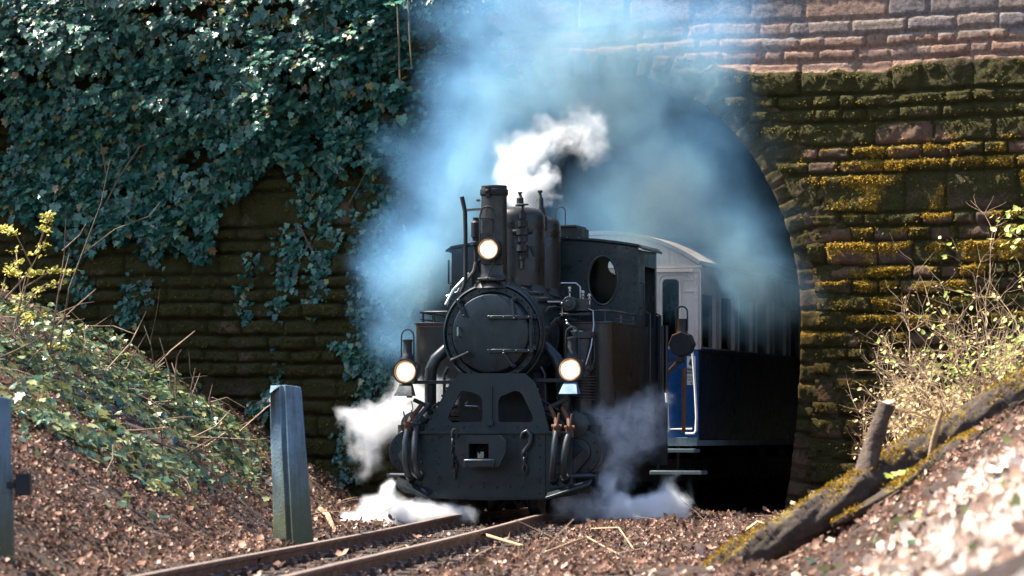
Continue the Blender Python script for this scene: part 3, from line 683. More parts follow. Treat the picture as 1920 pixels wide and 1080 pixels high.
x, z = LP(955,843,-.018); MB().box((x-.05,-.020,z-.075),(x+.085,-.012,z+.065)).build('slot_shade', M['ink'], bb, 30)  # flat dark plate painting the shade of a square hole
for p0, p1, s in ((742,806,-1),(1026,1106,1)):      # foot plates with turned-up noses
    f = MB(); a0, a1 = (LP(p0,906,-.1), LP(p1,930,-.1)) if s < 0 else (LP(p1,910,-.1), LP(p0,930,-.1))
    xi, xo = a1[0], a0[0]; 
    f.add([(xi,-.02,a1[1]+.06),(xo,.0,a0[1]+.06),(xo,-.16,a0[1]+.02),(xi,-.18,a1[1]-.01),(xi,-.02,a1[1]+.03),(xo,.0,a0[1]+.035),(xo,-.16,a0[1]-.005),(xi,-.18,a1[1]-.035)], [(0,1,2,3),(7,6,5,4),(0,4,5,1),(1,5,6,2),(2,6,7,3),(3,7,4,0)])
    f.build('foot_plate', M['pipe'], bb, 30, .004)
    g = MB().bar((s*.92,.15,.60),(s*.72,.02,.34),.02,.10).box((s*.62-.03,.05,.36),(s*.62+.03,.5,.52)); g.build('beam_stay', SO, bb, 30)
# central coupler
cp_o = pl([(868,816),(937,816),(949,828),(949,848),(936,875),(924,877),(868,877),(864,870),(854,848),(854,826)], -.3); hole = pl([(880,832),(917,832),(917,859),(880,859)], -.3)
cpl = plate('coupler', cp_o, [hole], -.32, -.27, M['pipe'], loco, .008)
hx0, hz0 = LP(880,859,-.3); hx1, hz1 = LP(917,832,-.3)
t_ = MB(); m_ = .02
for a, c in (((hx0-m_,-.27,hz0-m_),(hx0,-.02,hz1+m_)), ((hx1,-.27,hz0-m_),(hx1+m_,-.02,hz1+m_)), ((hx0-m_,-.27,hz1),(hx1+m_,-.02,hz1+m_)), ((hx0-m_,-.27,hz0-m_),(hx1+m_,-.02,hz0))): t_.box(a, c)
t_.box((hx0,-.03,hz0),(hx1,-.02,hz1)); t_.build('coupler_box', SO, cpl, 30)
lx0, lz0 = LP(870,876,-.32); lx1, lz1 = LP(928,861,-.32); MB().box((lx0,-.345,lz0),(lx1,-.32,lz1)).build('coupler_lip', M['pipe'], cpl, 30, .012)
hk = MB().box(((hx0+hx1)/2-.03,-.24,hz0+.0),((hx0+hx1)/2+.03,-.05,hz0+.06)).tube([((hx0+hx1)/2,-.1,hz0+.05),((hx0+hx1)/2+.01,-.2,hz0+.09),((hx0+hx1)/2-.02,-.24,hz0+.05)], .016, 8); hk.build('coupling_pin', M['steel'], cpl, 40)
def torus(b, c, rx, rz, r, yaw=0, n=14):
    pts = []
    for i in range(n+1):
        a = 2*math.pi*i/n; v = Vector((rx*math.cos(a)*math.cos(yaw), rx*math.cos(a)*math.sin(yaw), rz*math.sin(a))); pts.append(Vector(c)+v)
    b.tube(pts, r, 6, False)
ch_ = MB()
for i, (p, y) in enumerate([(852,816),(849,832),(851,846),(850,861),(852,874),(853,888)]):
    x, z = LP(p, y, -.05); torus(ch_, (x,-.05,z), .022 if i else .026, .050 if i else .06, .011, (i % 2)*1.4 + .2)
ch_.build('safety_chain', M['pipe'], loco, 50)
sh = MB(); sh.tube([lp3(977,822,-.06), lp3(980,812,-.07), lp3(988,808,-.07), lp3(995,816,-.07), lp3(994,832,-.07), lp3(986,842,-.07), lp3(982,850,-.07)], [.014,.018,.022,.024,.024,.02,.014], 10)
for i, (p, y) in enumerate([(983,852),(983,866),(984,880)]):
    x, z = LP(p, y, -.06); torus(sh, (x,-.06,z), .02, .045, .011, (i % 2)*1.4 + .2)
sh.build('shackle', M['pipe'], loco, 50)
# brake hoses with rusty valves
for i, (pts, side) in enumerate(((((765,802),(760,830),(760,862),(764,888),(772,897)),-1), (((780,800),(778,826),(777,858),(781,884),(786,893)),-1), (((1044,806),(1040,832),(1038,862),(1036,886),(1037,902)),1), (((1068,808),(1062,830),(1057,860),(1055,884),(1060,900)),1))):
    P3 = [lp3(p, y, t) for (p, y), t in zip(pts, (-.05,-.13,-.15,-.12,-.03))]
    h = MB().tube(P3, [.030,.032,.032,.032,.028], 12).build('brake_hose', M['rubber'], loco, 60)
    v = MB(); c = P3[0]; v.cyl(c + Vector((0,0,.03)), c - Vector((0,0,.06)), .040, n=12); v.cyl(c + Vector((-.05,0,.03)), c + Vector((.05,0,.03)), .024, n=10); v.tube([c+Vector((0,0,.03)), c+Vector((side*-.02,.05,.10)), c+Vector((side*-.10,.14,.22))], .022, 8); v.ball(c+Vector((0,-.02,.03)), .034)
    v.build('hose_valve', M['rust'] if i != 1 else M['pipe'], h, 40)
    hd = c + Vector((side*.012, -.04, .04)); MB().bar(hd, hd + Vector((side*.02,-.01,.12)), .022, .012).build('valve_lever', M['rust'], h, 30)
    lo = P3[-1]; MB().cyl(P3[-2].lerp(lo,.6), lo + Vector((0,.08,-.02)), .042, n=10).build('hose_end', SO, h, 40)
# steam pipes from the smokebox to the cylinders
for s in (-1, 1):
    MB().tube([(s*.40,.32,1.66),(s*.50,.30,1.60),(s*.60,.26,1.50),(s*.645,.25,1.40),(s*.655,.27,1.22),(s*.66,.30,.80)], [.055,.056,.058,.060,.058,.058], 16).build('steam_pipe', M['pipe'] if s < 0 else K, loco, 60)
    MB().tube([(s*.46,.2,1.42),(s*.50,.2,1.35),(s*.50,.22,.95)], .016, 8).build('drain_pipe', M['pipe'], loco, 60)
    MB().tube([(s*.36,.16,1.05),(s*.62,.08,.93),(s*.72,.05,.86)], .02, 8).tube([(s*.40,.16,1.14),(s*.66,.1,1.0)], .014, 8).build('drain_pipe', SO, loco, 60)
    # cylinder
    cy = MB().cyl((s*.83,.22,.60),(s*.83,.85,.60), .215, n=28).box((s*.55 if s > 0 else -.98,.26,.55),(.98 if s > 0 else s*.55,.82,.86)).cyl((s*.80,.2,.86),(s*.80,.88,.86), .12, n=20)
    cyo = cy.build('cylinder', K, loco, 40)
    cv = MB().lathe((s*.83,0,.60), [(.225,.24),(.225,.20),(.215,.19),(.13,.188),(.125,.165),(.06,.16),(.055,.13),(0,.13)], 'y', 28, False); rivets(cv, ring((s*.83,.186,.60), .185, 12), .013)
    cv.lathe((s*.80,0,.86), [(.13,.21),(.13,.18),(.05,.16),(0,.16)], 'y', 20, False); cv.build('cylinder_cover', K, cyo, 40)
    MB().cyl((s*1.0,.04,.37),(s*.74,.02,.365), .026, .03, 12).cyl((s*1.03,.04,.37),(s*1.0,.04,.37), .018, n=8).build('drain_cock', M['pipe'], cyo, 40)
    # frame, wheels and rods
    MB().box((s*.30-.02,.06,.28),(s*.30+.02,3.5,.80)).build('frame', SO, loco, 30)
    rod = MB()
    for y in (1.15, 1.95, 2.75):
        wz = .295
        w = MB().lathe((s*.40,y,wz), [(.0,-.05),(.07,-.05),(.07,.05),(.235,.03),(.235,.055),(.295,.055),(.295,-.045),(.32,-.05),(.32,-.065),(.235,-.065),(.235,-.02)], 'x', 32, False)
        for k in range(10):
            a = k*math.pi/5; w.bar((s*.40,y+.06*math.cos(a),wz+.06*math.sin(a)),(s*.40,y+.24*math.cos(a),wz+.24*math.sin(a)),.03,.03,(1,0,0))
        w.box((s*.40-.04,y-.08,wz+.10),(s*.40+.04,y+.08,wz+.23)); w.cyl((s*.45,y,wz-.13),(s*.62,y,wz-.13),.035,n=10); w.build('wheel', SO, loco, 40)
        if s > 0: MB().cyl((-.42,y,wz),(.42,y,wz),.05,n=12).build('axle', SO, loco, 40)
    MB().bar((s*.56,1.10,.165),(s*.56,2.80,.165),.025,.07,(1,0,0)).build('coupling_rod', M['pipe'], loco, 30)
    MB().bar((s*.62,1.95,.165),(s*.80,.86,.58),.025,.07,(1,0,0)).build('connecting_rod', M['pipe'], loco, 30)
    MB().box((s*.76,.85,.68),(s*.84,1.6,.72)).box((s*.76,.85,.48),(s*.84,1.6,.52)).build('slide_bar', M['pipe'], loco, 30)
    MB().box((s*1.0,.75,.91) if s < 0 else (.35,.75,.91), (s*.35,3.4,.94) if s < 0 else (1.0,3.4,.94)).box((s*.93,.8,.78),(s*.97,3.4,.91)).build('running_board', SO, loco, 30)
# leading wheels seen under the beam
MB().cyl((-.42,.35,.21),(.42,.35,.21),.04,n=10).build('axle', SO, loco, 40)
for s in (-1, 1): MB().lathe((s*.40,.35,.21), [(0,-.04),(.21,-.04),(.21,.05),(.235,.05),(.235,.062),(.0,.062)] if s < 0 else [(0,.04),(.21,.04),(.21,-.05),(.235,-.05),(.235,-.062),(.0,-.062)], 'x', 28, False).build('wheel', M['pipe'], loco, 40)
# water tanks with rounded corners and guard rails
for s in (-1, 1):
    x0, x1 = .52, 1.0; r = .13; ztop = LP(800, 607, 1.0)[1]
    pt = [(s*x0,.95),(s*(x1-r),.95)] + [(s*(x1-r+r*math.sin(a)), .95+r-r*math.cos(a)) for a in np.linspace(.2, math.pi/2, 8)] + [(s*x1,2.35),(s*x0,2.35)]
    tk = MB().prism(pt, .95, ztop, 'xy').build('water_tank', KB, loco, 30)
    MB().prism([(x_*1.0 + (s*.012 if abs(x_) > .6 else 0), y_-.012 if y_ < 2 else y_) for x_, y_ in pt], ztop-.012, ztop+.012, 'xy').build('tank_top_edge', M['pipe'], tk, 30, .004)
    if s < 0: MB().prism([(x_ + (s*.004 if abs(x_) > .6 else 0), y_-.004 if y_ < 2 else y_) for x_, y_ in pt], ztop-.034, ztop-.024, 'xy').build('red_line', M['red'], tk, 30)
    gr = MB(); zr = ztop + .115; path = [(s*.62,1.0),(s*.90,1.0),(s*.96,1.08),(s*.97,1.3),(s*.97,2.3)]
    gr.tube([Vector((a, y, zr)) for a, y in path], .012, 8)
    gr.tube([Vector((a, y, ztop+.045)) for a, y in path[2:]], .007, 6)
    for a, y in [(s*.66,1.0),(s*.80,1.0),(s*.92,1.02),(s*.97,1.6),(s*.97,2.2)]: gr.tube([(a,y,ztop+.01),(a,y,ztop+.05),(a,y,zr)], [.016,.010,.010], 8)
    gr.build('guard_rail', M['pipe'], tk, 50)
    if s > 0:
        MB().ball((x1+.002,2.0,ztop-.10), (.006,.03,.035), 6, 4).build('maker_badge', M['pipe'], tk)
# domes
for nm, y, r, zt in (('steam_dome',1.15,.28,3.02),('sand_dome',1.90,.28,2.975)):
    x = .0; d = MB().lathe((x,y,0), [(.40,ZC+.33),(r+.05,ZC+.42),(r,ZC+.50),(r,zt-.10),(r-.015,zt-.06),(r-.05,zt-.025),(r-.12,zt-.005),(0,zt)], 'z', 40)
    d.lathe((x,y,0), [(r,zt-.22),(r+.006,zt-.22),(r+.006,zt-.17),(r,zt-.17)], 'z', 40, False)
    dm = d.build(nm, KB, loco, 30)
    if nm == 'steam_dome':
        hx, hz = LP(980, 385, .86); hy = .86
        MB().tube([(hx,hy,hz-.12),(hx,hy,hz+.02)], .012, 8).lathe((hx,hy,hz), [(.0,.01),(.055,.0),(.062,.005),(.055,.014),(0,.018)], 'z', 24, False).build('hand_wheel', SO, dm, 40)
        st = MB(); zz_ = [hz-.10, hz-.18, hz-.26, hz-.33, hz-.42, hz-.5]
        for z_, r_ in zip(zz_, (.035,.05,.065,.05,.06,.03)): st.cyl((hx,hy,z_-.03),(hx,hy,z_+.03), r_, n=12)
        st.tube([(hx,hy,hz-.05),(hx,hy,hz-.62)], .022, 8).cyl((hx-.10,hy,hz-.26),(hx+.10,hy,hz-.26),.025,n=10).tube([(hx+.08,hy,hz-.4),(hx+.12,hy+.02,hz-.5)], .02, 8)
        st.build('turret_valve', SO, dm, 40)
for p, yb, yt in ((975,388,360),(1012.5,400,357)):
    t = 1.52; x, zb = LP(p, yb+6, t); zt = LP(p, yt, t)[1]; h = zt - zb
    MB().lathe((x,t,zb), [(.075,-.14),(.075,0),(.05,.02),(.048,h*.30),(.036,h*.36),(.036,h*.66),(.022,h*.74),(.015,h*.90),(.026,h*.93),(.026,h),(0,h)], 'z', 16).build('safety_valve', SO, loco, 40)
# whistle and pipes on the left
x, z0 = LP(896, 510, .55); zt = LP(896, 408, .55)[1]
w = MB().lathe((x-.02,.55,0), [(.02,z0),(.02,zt-.28),(.05,zt-.27),(.05,zt-.24),(.035,zt-.23),(.035,zt-.20),(.048,zt-.19),(.048,zt-.05),(.03,zt-.03),(.03,zt),(0,zt)], 'z', 18)
w.tube([(x-.02,.55,z0+.1),(x-.03,.5,z0),(x-.10,.45,z0-.10)], .018, 8).build('whistle', SO, loco, 40)
P3 = [lp3(864,548,.4), lp3(870,536,.4), lp3(873,520,.4), lp3(873,440,.4), lp3(872,396,.4), lp3(866,369,.4)]
MB().tube(P3, [.018,.019,.02,.02,.022,.022], 10).bar(lp3(873,394,.4), lp3(903,392,.3), .024, .022).build('signal_rod', SO, loco, 50)
MB().tube([lp3(838,556,.5), lp3(858,548,.5), lp3(868,530,.5), lp3(880,512,.5)], .014, 8).tube([lp3(836,572,.4), lp3(850,545,.45), lp3(872,522,.5)], .02, 8).build('handrail', M['steel'], loco, 50)
# air pump and lubricator on the right
x, z = LP(1086, 640, .70); ap = MB()
ap.lathe((x,.80,0), [(.0,.98),(.10,.98),(.10,1.12)], 'z', 24, False)
for k in range(9): ap.lathe((x+.01,.80,1.10+.028*k), [(.085,0),(.125,.004),(.125,.014),(.085,.018)], 'z', 24, False)
ap.lathe((x,.80,0), [(.085,1.1),(.085,1.40),(.12,1.40),(.12,1.44),(.10,1.45),(.10,1.70),(.125,1.71),(.125,1.77),(.06,1.80),(0,1.80)], 'z', 24, False)
ap.tube([(x+.09,.8,1.72),(x+.13,.78,1.70),(x+.14,.76,1.5),(x+.10,.74,1.38)], .006, 6); apo = ap.build('air_pump', M['rubber'], loco, 40)
v = lp3(1091,682,.7); MB().ball(v, .022).cyl(v+Vector((0,0,-.04)), v+Vector((0,0,.04)), .014, n=8).build('pump_cock', M['copper'], apo)
lu = MB(); x, z = LP(1080, 572, .85); lu.box((x-.10,.80,z-.06),(x+.12,1.0,z+.06)).cyl((x-.04,.70,z+.01),(x-.04,.82,z+.01), .07, n=18).cyl((x-.04,.68,z+.01),(x-.04,.72,z+.01),.035,n=12).box((x-.15,.78,z-.105),(x+.15,1.05,z-.08))
luo = lu.build('lubricator', M['pipe'], loco, 40, .004)
for p, y in ((1068,538),(1093,546),(1105,552)):
    a, zz_ = LP(p, y, .88); MB().lathe((a,.88,zz_-.10), [(.012,0),(.012,.04),(.024,.05),(.012,.06),(.012,.075),(.02,.082),(.02,.10),(0,.11)], 'z', 10).build('oil_cup', M['steel'], luo, 40)
a, zz_ = LP(1068, 608, .85); MB().ball((a,.75,zz_), .022).ball((a-.01,.75,zz_+.03), .016).tube([(a,.76,zz_),(a+.05,.78,zz_-.03),(a+.06,.78,zz_-.12),(a,.8,zz_-.22)], .006, 6).tube([lp3(1052,531,.9), lp3(1080,531,.9), lp3(1088,538,.9), lp3(1088,560,.9)], .009, 8).tube([lp3(1026,566,.6), lp3(1050,566,.7), lp3(1055,575,.75), lp3(1053,592,.75)], .010, 8).tube([lp3(1100,578,.85), lp3(1112,583,.85), lp3(1113,610,.8), lp3(1108,650,.75), lp3(1098,684,.7)], .008, 8).ball(lp3(1054,570,.72), .02).ball(lp3(1062,590,.8), .018).ball(lp3(1100,570,.85), .016).build('oil_pipe', M['steel'], luo, 50)
# cab
cb = empty('cab'); cb.parent = loco
CT = 2.35; xl, _ = LP(847, 600, CT); xr, _ = LP(1197, 600, CT); xm = (xl+xr)/2
zE = LP(1197, 464, CT)[1]; zM = LP(1020, 450, CT)[1]
arc = [(xl + (xr-xl)*i/16, zE + (zM-zE)*(1-((i/8)-1)**2)) for i in range(17)]
def oval(p0, p1, y0, y1, t, n=28, e=1.0):
    (x0, za), (x1, zb_) = LP(p0, y1, t), LP(p1, y0, t); cx_, cz_ = (x0+x1)/2, (za+zb_)/2
    return [(cx_ + (x1-x0)/2*e*math.cos(2*math.pi*i/n), cz_ + (zb_-za)/2*e*math.sin(2*math.pi*i/n)) for i in range(n)]
wr_ = oval(1103, 1158, 480, 572, CT); wl_ = [(2*xm - x, z) for x, z in wr_][::-1]
fs = plate('front_sheet', [(xl,.94)] + arc + [(xr,.94)], [wr_, wl_], CT-.008, CT+.008, K, cb)
fr = MB(); rivets(fr, [Vector((x, CT-.009, z)) for x, z in oval(1103,1158,480,572,CT,22,1.22)], .010)
rivets(fr, [Vector((x, CT-.010, z-.03)) for x, z in arc[::1]] + [Vector((xr-.04, CT-.010, z)) for z in np.linspace(1.95, zE-.1, 8)] + [Vector((xl+.04, CT-.010, z)) for z in np.linspace(1.2, zE-.1, 12)], .009)
fr.tube([Vector((x, CT-.012, z+.004)) for x, z in arc], .010, 6); join(fs, fr)
for w_ in (wr_, wl_): MB().tube([Vector((x, CT-.012, z)) for x, z in w_ + w_[:1]], .014, 6, False).build('window_frame', K, cb, 40)
for w_ in (wr_, wl_): MB().prism(w_, CT-.002, CT+.002).build('cab_window', M['glass'], cb, 30)
CE = 3.32
for s, xs in ((-1, xl), (1, xr)):
    poly = [(CT+.01,.94),(CE,.94),(CE,zE),(CE-.1,zE),(CE-.1,1.95),(CE-.18,1.87),(CT+.42,1.87),(CT+.34,1.95),(CT+.34,zE-.22),(CE-.1,zE-.22),(CE-.1,zE),(CT+.01,zE)]
    sd2 = MB(); 
    for q in ([(CT+.01,.94),(CE,.94),(CE,1.87),(CT+.01,1.87)], [(CT+.01,1.872),(CT+.34,1.872),(CT+.34,zE-.02),(CT+.01,zE-.02)], [(CE-.08,1.872),(CE,1.872),(CE,zE-.02),(CE-.08,zE-.02)], [(CT+.342,zE-.18),(CE-.082,zE-.18),(CE-.082,zE-.02),(CT+.342,zE-.02)]):
        sd2.prism(q, xs - s*.016, xs, 'yz')
    so_ = sd2.build('side_sheet', K, cb, 30)
    hr_ = MB()
    for yy in (CT+.36, CE-.04): hr_.tube([(xs,yy,1.15),(xs+s*.05,yy,1.17),(xs+s*.05,yy,2.0),(xs,yy,2.02)], .012, 8)
    hr_.tube([(xs,CT+.10,2.05),(xs+s*.04,CT+.10,2.06),(xs+s*.04,CT+.10,2.30),(xs,CT+.10,2.31)], .009, 8); hr_.build('grab_rail', M['pipe'], cb, 50)
hr_ = MB().tube([lp3(849,487,CT)+Vector((0,.05,0)), lp3(839,487,CT)+Vector((0,.05,0)), lp3(839,531,CT)+Vector((0,.05,0)), lp3(849,531,CT)+Vector((0,.05,0))], .010, 8); hr_.build('grab_rail', M['pipe'], cb, 50)
wr2 = oval(1140, 1186, 480, 517, CE-.01); wl2 = [(2*xm - x, z) for x, z in wr2][::-1]
plate('rear_sheet', [(xl,.94)] + [(x, z-.01) for x, z in arc] + [(xr,.94)], [wr2, wl2], CE-.02, CE-.005, K, cb)
gg = MB(); gg.box((-.35,2.95,1.55),(.65,3.0,1.98)).cyl((.35,2.45,2.15),(.35,2.52,2.15),.07,n=16).cyl((.52,2.5,2.02),(.62,2.5,2.02),.025,n=8).tube([(.3,2.5,2.05),(.62,2.5,2.06)], .012, 8); gg.build('cab_fittings', SO, cb, 40)
MB().tube([(.30,2.48,2.0),(.55,2.48,2.01)], .014, 8).ball((.36,2.46,2.09), .03).ball((.55,2.46,2.01), .026).build('red_handle', M['red'], cb, 40)
rf = MB(); y0, y1 = CT-.03, CE+.05; aa = [(xl-.05, zE-.025)] + [(x*1.0, z+.012) for x, z in arc] + [(xr+.05, zE-.025)]; n = len(aa)
for dz in (0, .022):
    for yy in (y0, y1):
        for x, z in aa: rf.v.append((x, yy, z+dz))
for i in range(n-1):
    rf.f += [(i, n+i, n+i+1, i+1), (2*n+i, 2*n+i+1, 3*n+i+1, 3*n+i), (i, i+1, 2*n+i+1, 2*n+i), (n+i, 3*n+i, 3*n+i+1, n+i+1)]
rf.f += [(0, 2*n, 3*n, n), (n-1, 2*n-1, 4*n-1, 3*n-1)]
rivets(rf, [Vector((x, y0-.002, z+.012)) for x, z in aa[::1]], .011)
rf.build('cab_roof', K, cb, 30)
vx0, _ = LP(978, 440, 2.75); vx1, _ = LP(1091, 440, 2.75); zt = LP(1070, 424, 2.75)[1]
MB().box((vx0,2.6,zM-.02),(vx1,3.1,zt-.02)).box((vx0-.02,2.58,zt-.02),(vx1-.03,3.12,zt+.005)).build('roof_vent', SO, cb, 30, .005)
hp = lp3(1060, 424, 2.8); MB().tube([hp, hp+Vector((0,0,.15))] + [hp+Vector((-.05+.05*math.cos(a)+.0, 0, .15+.05*math.sin(a))) for a in np.linspace(.3, math.pi, 6)] + [hp+Vector((-.1,0,.05))], .006, 6).build('roof_loop', M['pipe'], cb, 40)
MB().box((xl,2.35,.60),(xr,3.4,.94)).build('cab_floor', SO, cb, 30, .004)
# rear corner: pipes, valves, steps, bracket with the dark lamp
b = MB()
for dx, r_, za, zb_ in ((.02,.03,.9,2.0),(.06,.018,.7,1.9),(.10,.022,1.2,1.9)): b.tube([(xr+dx,3.34,za),(xr+dx,3.34,zb_)], r_, 8)
b.box((xr-.06,3.3,.45),(xr+.10,3.42,1.1)); b.build('rear_pipe', M['pipe'], loco, 40)
v = lp3(1222,650,3.3); MB().tube([v+Vector((-.06,-.02,0)), v, v+Vector((.02,0,-.03)), v+Vector((.02,0,-.22))], .012, 8).cyl(v+Vector((-.06,-.02,-.10)), v+Vector((.01,-.02,-.095)), .03, n=10).build('injector_valve', M['copper'], loco, 40)
tl = MB(); t = 3.5; x, z = LP(1276, 645, t); r = .135
tl.lathe((x,t,z), [(0,.0),(r*.9,.0),(r,.02),(r,.16),(r*.8,.2),(0,.2)], 'y', 8); tl.lathe((x,t+.08,z), [(.065,r*.8),(.05,r+.02),(.05,r+.13),(0,r+.13)], 'z', 16)
tlo = tl.build('tail_lamp', M['ink'], loco, 30)
hw = .058; MB().tube([(x-hw,t+.08,z+r)] + [(x+hw*math.cos(a), t+.08, z+r+.20+hw*math.sin(a)) for a in np.linspace(math.pi, 0, 9)] + [(x+hw,t+.08,z+r)], .009, 8).build('carrying_handle', M['pipe'], tlo, 40)
MB().bar((xr-.02,3.36,z-.16),(x+.02,t+.05,z-.16), .03, .05).bar((xr,3.38,z-.42),(x-.02,t+.05,z-.18), .03, .05).bar((x,t+.05,z-.2),(x,t+.05,z-.1),.06,.05).build('lamp_arm', M['ink'], loco, 30)

# ------------------------------------------------------------------ the coach
CA = R(15); C0 = Vector(((1128-960)*42.65/F, 42.65, 0))
coach = tag(empty('passenger_coach', C0, -CA), 'cream and blue passenger coach coupled behind the locomotive in the tunnel mouth', 'railway coach')
CP = lambda p, y, t=0: LP(p, y, t, C0, CA)
def cp3(p, y, t=0): x, z = CP(p, y, t); return Vector((x, t, z))
HW, zE = CP(1309, 497); zM = CP(1128, 441)[1]; zF = CP(1280, 822)[1]; zW = CP(1300, 655)[1]; CLN = 9.0
dx0, dz1 = CP(1236, 514); dx1, _ = CP(1298, 514); gx0, gz0 = CP(1240, 652); gx1, gz1 = CP(1276, 521)
def rrect(x0, x1, z0, z1, r, bottom=True):
    q = []
    for cx_, cz_, a0 in ((x1-r,z1-r,0),(x0+r,z1-r,90)): q += [(cx_+r*math.cos(R(a0+t)), cz_+r*math.sin(R(a0+t))) for t in (0,22,45,67,90)]
    return q + [(x0,z0),(x1,z0)]
win = rrect(gx0, gx1, zW+.02, gz1, .06); w2 = [(-x, z) for x, z in win][::-1]
ar = [(HW*(i/10-1), zE + (zM-zE)*(1-abs(i/10-1)**2.2)) for i in range(21)]
plate('end_wall', [(-HW, zW)] + ar + [(HW, zW)], [win, w2], 0, .05, M['cream'], coach)
plate('end_wall', [(-HW, zF), (-HW, zW-.002), (HW, zW-.002), (HW, zF)], [], 0, .05, M['blue'], coach)
dr = MB(); P3 = [Vector((x, -.008, z)) for x, z in rrect(dx0, dx1, zF+.1, dz1, .07)]
dr.tube(P3, .014, 6); dr.tube([Vector((x, -.012, z)) for x, z in win + win[:1]], .016, 6, False); dr.box((dx0-.02,-.06,dz1+.02),(dx1+.02,.0,dz1+.055))
for xx in (dx1+.085,): dr.box((xx,-.014,zW),(xx+.01,0,zE-.05))
dr.box((HW-.16,-.016,2.30),(HW+.0,.0,2.34)).box((HW-.16,-.012,2.42),(HW,.0,2.44))
dro = dr.build('end_door', M['cream'], coach, 40)
MB().prism(win, .02, .025).build('door_window', M['glass'], dro, 30)
cn = MB().box((-HW-.02,-.05,zE-.03),(HW+.03,.06,zE+.0)).box((-HW,-.03,zE-.075),(HW+.01,.06,zE-.032)); cn.build('cornice', M['cream'], coach, 30, .006)
cpst = MB().box((HW-.045,-.012,zW),(HW+.006,.055,zE-.08)); rivets(cpst, line((HW-.03,-.013,zW+.04),(HW-.03,-.013,zE-.2), 18) + line((HW-.006,-.013,zW+.04),(HW-.006,-.013,zE-.2), 18), .008); cpst.build('corner_post', M['cream'], coach, 30)
# sides
nw = 8; pitch = 1.0; wz0, wz1 = zW+.03, CP(1320, 545, .3)[1]
for s in (-1, 1):
    hol = [[(.10+pitch*k, wz0), (.10+pitch*k+.80, wz0), (.10+pitch*k+.80, wz1), (.10+pitch*k, wz1)] for k in range(nw)]
    up = plate('side_wall', [(.052,zW),(CLN,zW),(CLN,zE),(.052,zE)], hol, -.02, .02, M['cream_shaded'], coach)
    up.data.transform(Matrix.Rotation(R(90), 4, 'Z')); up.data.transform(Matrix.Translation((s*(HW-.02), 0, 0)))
    lw = MB().prism([(.052,zF),(CLN,zF),(CLN,zW-.002),(.052,zW-.002)], s*(HW-.04), s*(HW), 'yz').box((s*HW-.0 if s > 0 else -HW-.03,.052,zW-.02),(HW+.03 if s > 0 else -HW,CLN,zW+.012)).build('side_wall', M['blue_shaded'], coach, 30)
    for k in range(nw):
        y0 = .10+pitch*k; m = MB(); 
        for a_, b_ in ((y0,y0+.05),(y0+.75,y0+.80)): m.box((s*HW-.03,a_,wz0),(s*HW+.012,b_,wz1))
        m.box((s*HW-.03,y0+.042,wz1-.04),(s*HW+.01,y0+.758,wz1)); wf = m.build('side_window', M['cream_shaded'], coach, 30)
        MB().box((s*(HW-.03)-.003,y0+.03,wz0),(s*(HW-.03)+.003,y0+.77,wz1-.02)).build('pane', M['glass'], wf, 30)
rf = MB(); n = len(ar)
for yy in (-.06, CLN):
    for x, z in ar: rf.v.append((x*1.02, yy, z+.003))
    for x, z in ar: rf.v.append((x*1.03, yy, z+.045))
for i in range(n-1): rf.f += [(i, i+1, 2*n+i+1, 2*n+i), (n+i, 3*n+i, 3*n+i+1, n+i+1), (i, n+i, n+i+1, i+1), (2*n+i, 2*n+i+1, 3*n+i+1, 3*n+i)]
rf.f += [(0,2*n,3*n,n), (n-1,2*n-1,4*n-1,3*n-1)]
rf.build('coach_roof', M['roofgrey'], coach, 40)
MB().box((-HW+.02,.02,zF-.02),(HW-.02,CLN,zF+.02)).build('coach_floor', M['blue_shaded'], coach, 30)
sb = CP(1290, 836)[1]; MB().box((-HW,-.10,sb),(HW+.01,.0,zF+.01)).box((HW-.06,.0,sb),(HW+.01,CLN,zF-.022)).box((-HW-.01,.0,sb),(-HW+.06,CLN,zF-.022)).build('sole_bar', M['step'], coach, 30, .004)
for p0, p1, y in ((1226,1305,845),(1222,1319,886)):
    (x0, z), (x1, _) = CP(p0, y, -.1), CP(p1, y, -.1); MB().box((x0,-.20,z-.02),(x1,.10,z+.02)).build('entry_step', M['step'], coach, 30, .004)
x, z = CP(1272, 840, -.02); MB().bar((x,-.03,z+.05),(x,-.03,z-.30),.03,.015).bar((x-.22,-.03,z+.05),(x-.22,-.03,z-.30),.03,.015).build('step_hanger', SO, coach, 30)
for pts in (((1240,629),(1244,634),(1245,650),(1246,700),(1251,760),(1253,806),(1250,812),(1236,813)), ((1296,652),(1299,665),(1303,720),(1306,780),(1305,808),(1301,813),(1285,813))):
    MB().tube([cp3(p, y, -.09) for p, y in pts], .014, 8).build('handrail', M['white'], coach, 60)
MB().box(tuple(cp3(1239,653,-.10)), tuple(cp3(1254,648,-.06))).build('handrail_bracket', M['white'], coach, 30, .003)
MB().tube([cp3(1282,690,-.06), cp3(1282,740,-.07), cp3(1282,812,-.06)], .022, 10).build('vacuum_pipe', M['rust'], coach, 50)
(x0, z0), (x1, z1) = CP(1288, 722, -.012), CP(1304, 668, -.012)
sg = MB().box((x0,-.012,z0),(x1,-.002,z1)).build('warning_sign', M['signwhite'], coach, 30)
xm_ = (x0+x1)/2; hh = z1-z0
ic = MB(); 
def disc(cx_, cz_, rx, rz, n=16): ic.prism([(cx_+rx*math.cos(2*math.pi*i/n), cz_+rz*math.sin(2*math.pi*i/n)) for i in range(n)], -.016, -.0125)
disc(xm_+.004, z1-hh*.21, .020, hh*.135); ic.prism([(xm_-.02,z1-hh*.30),(xm_-.026,z1-hh*.24),(xm_-.012,z1-hh*.16),(xm_-.006,z1-hh*.28)], -.018, -.0165)
ic.build('head_symbol', M['ink'], sg, 30)
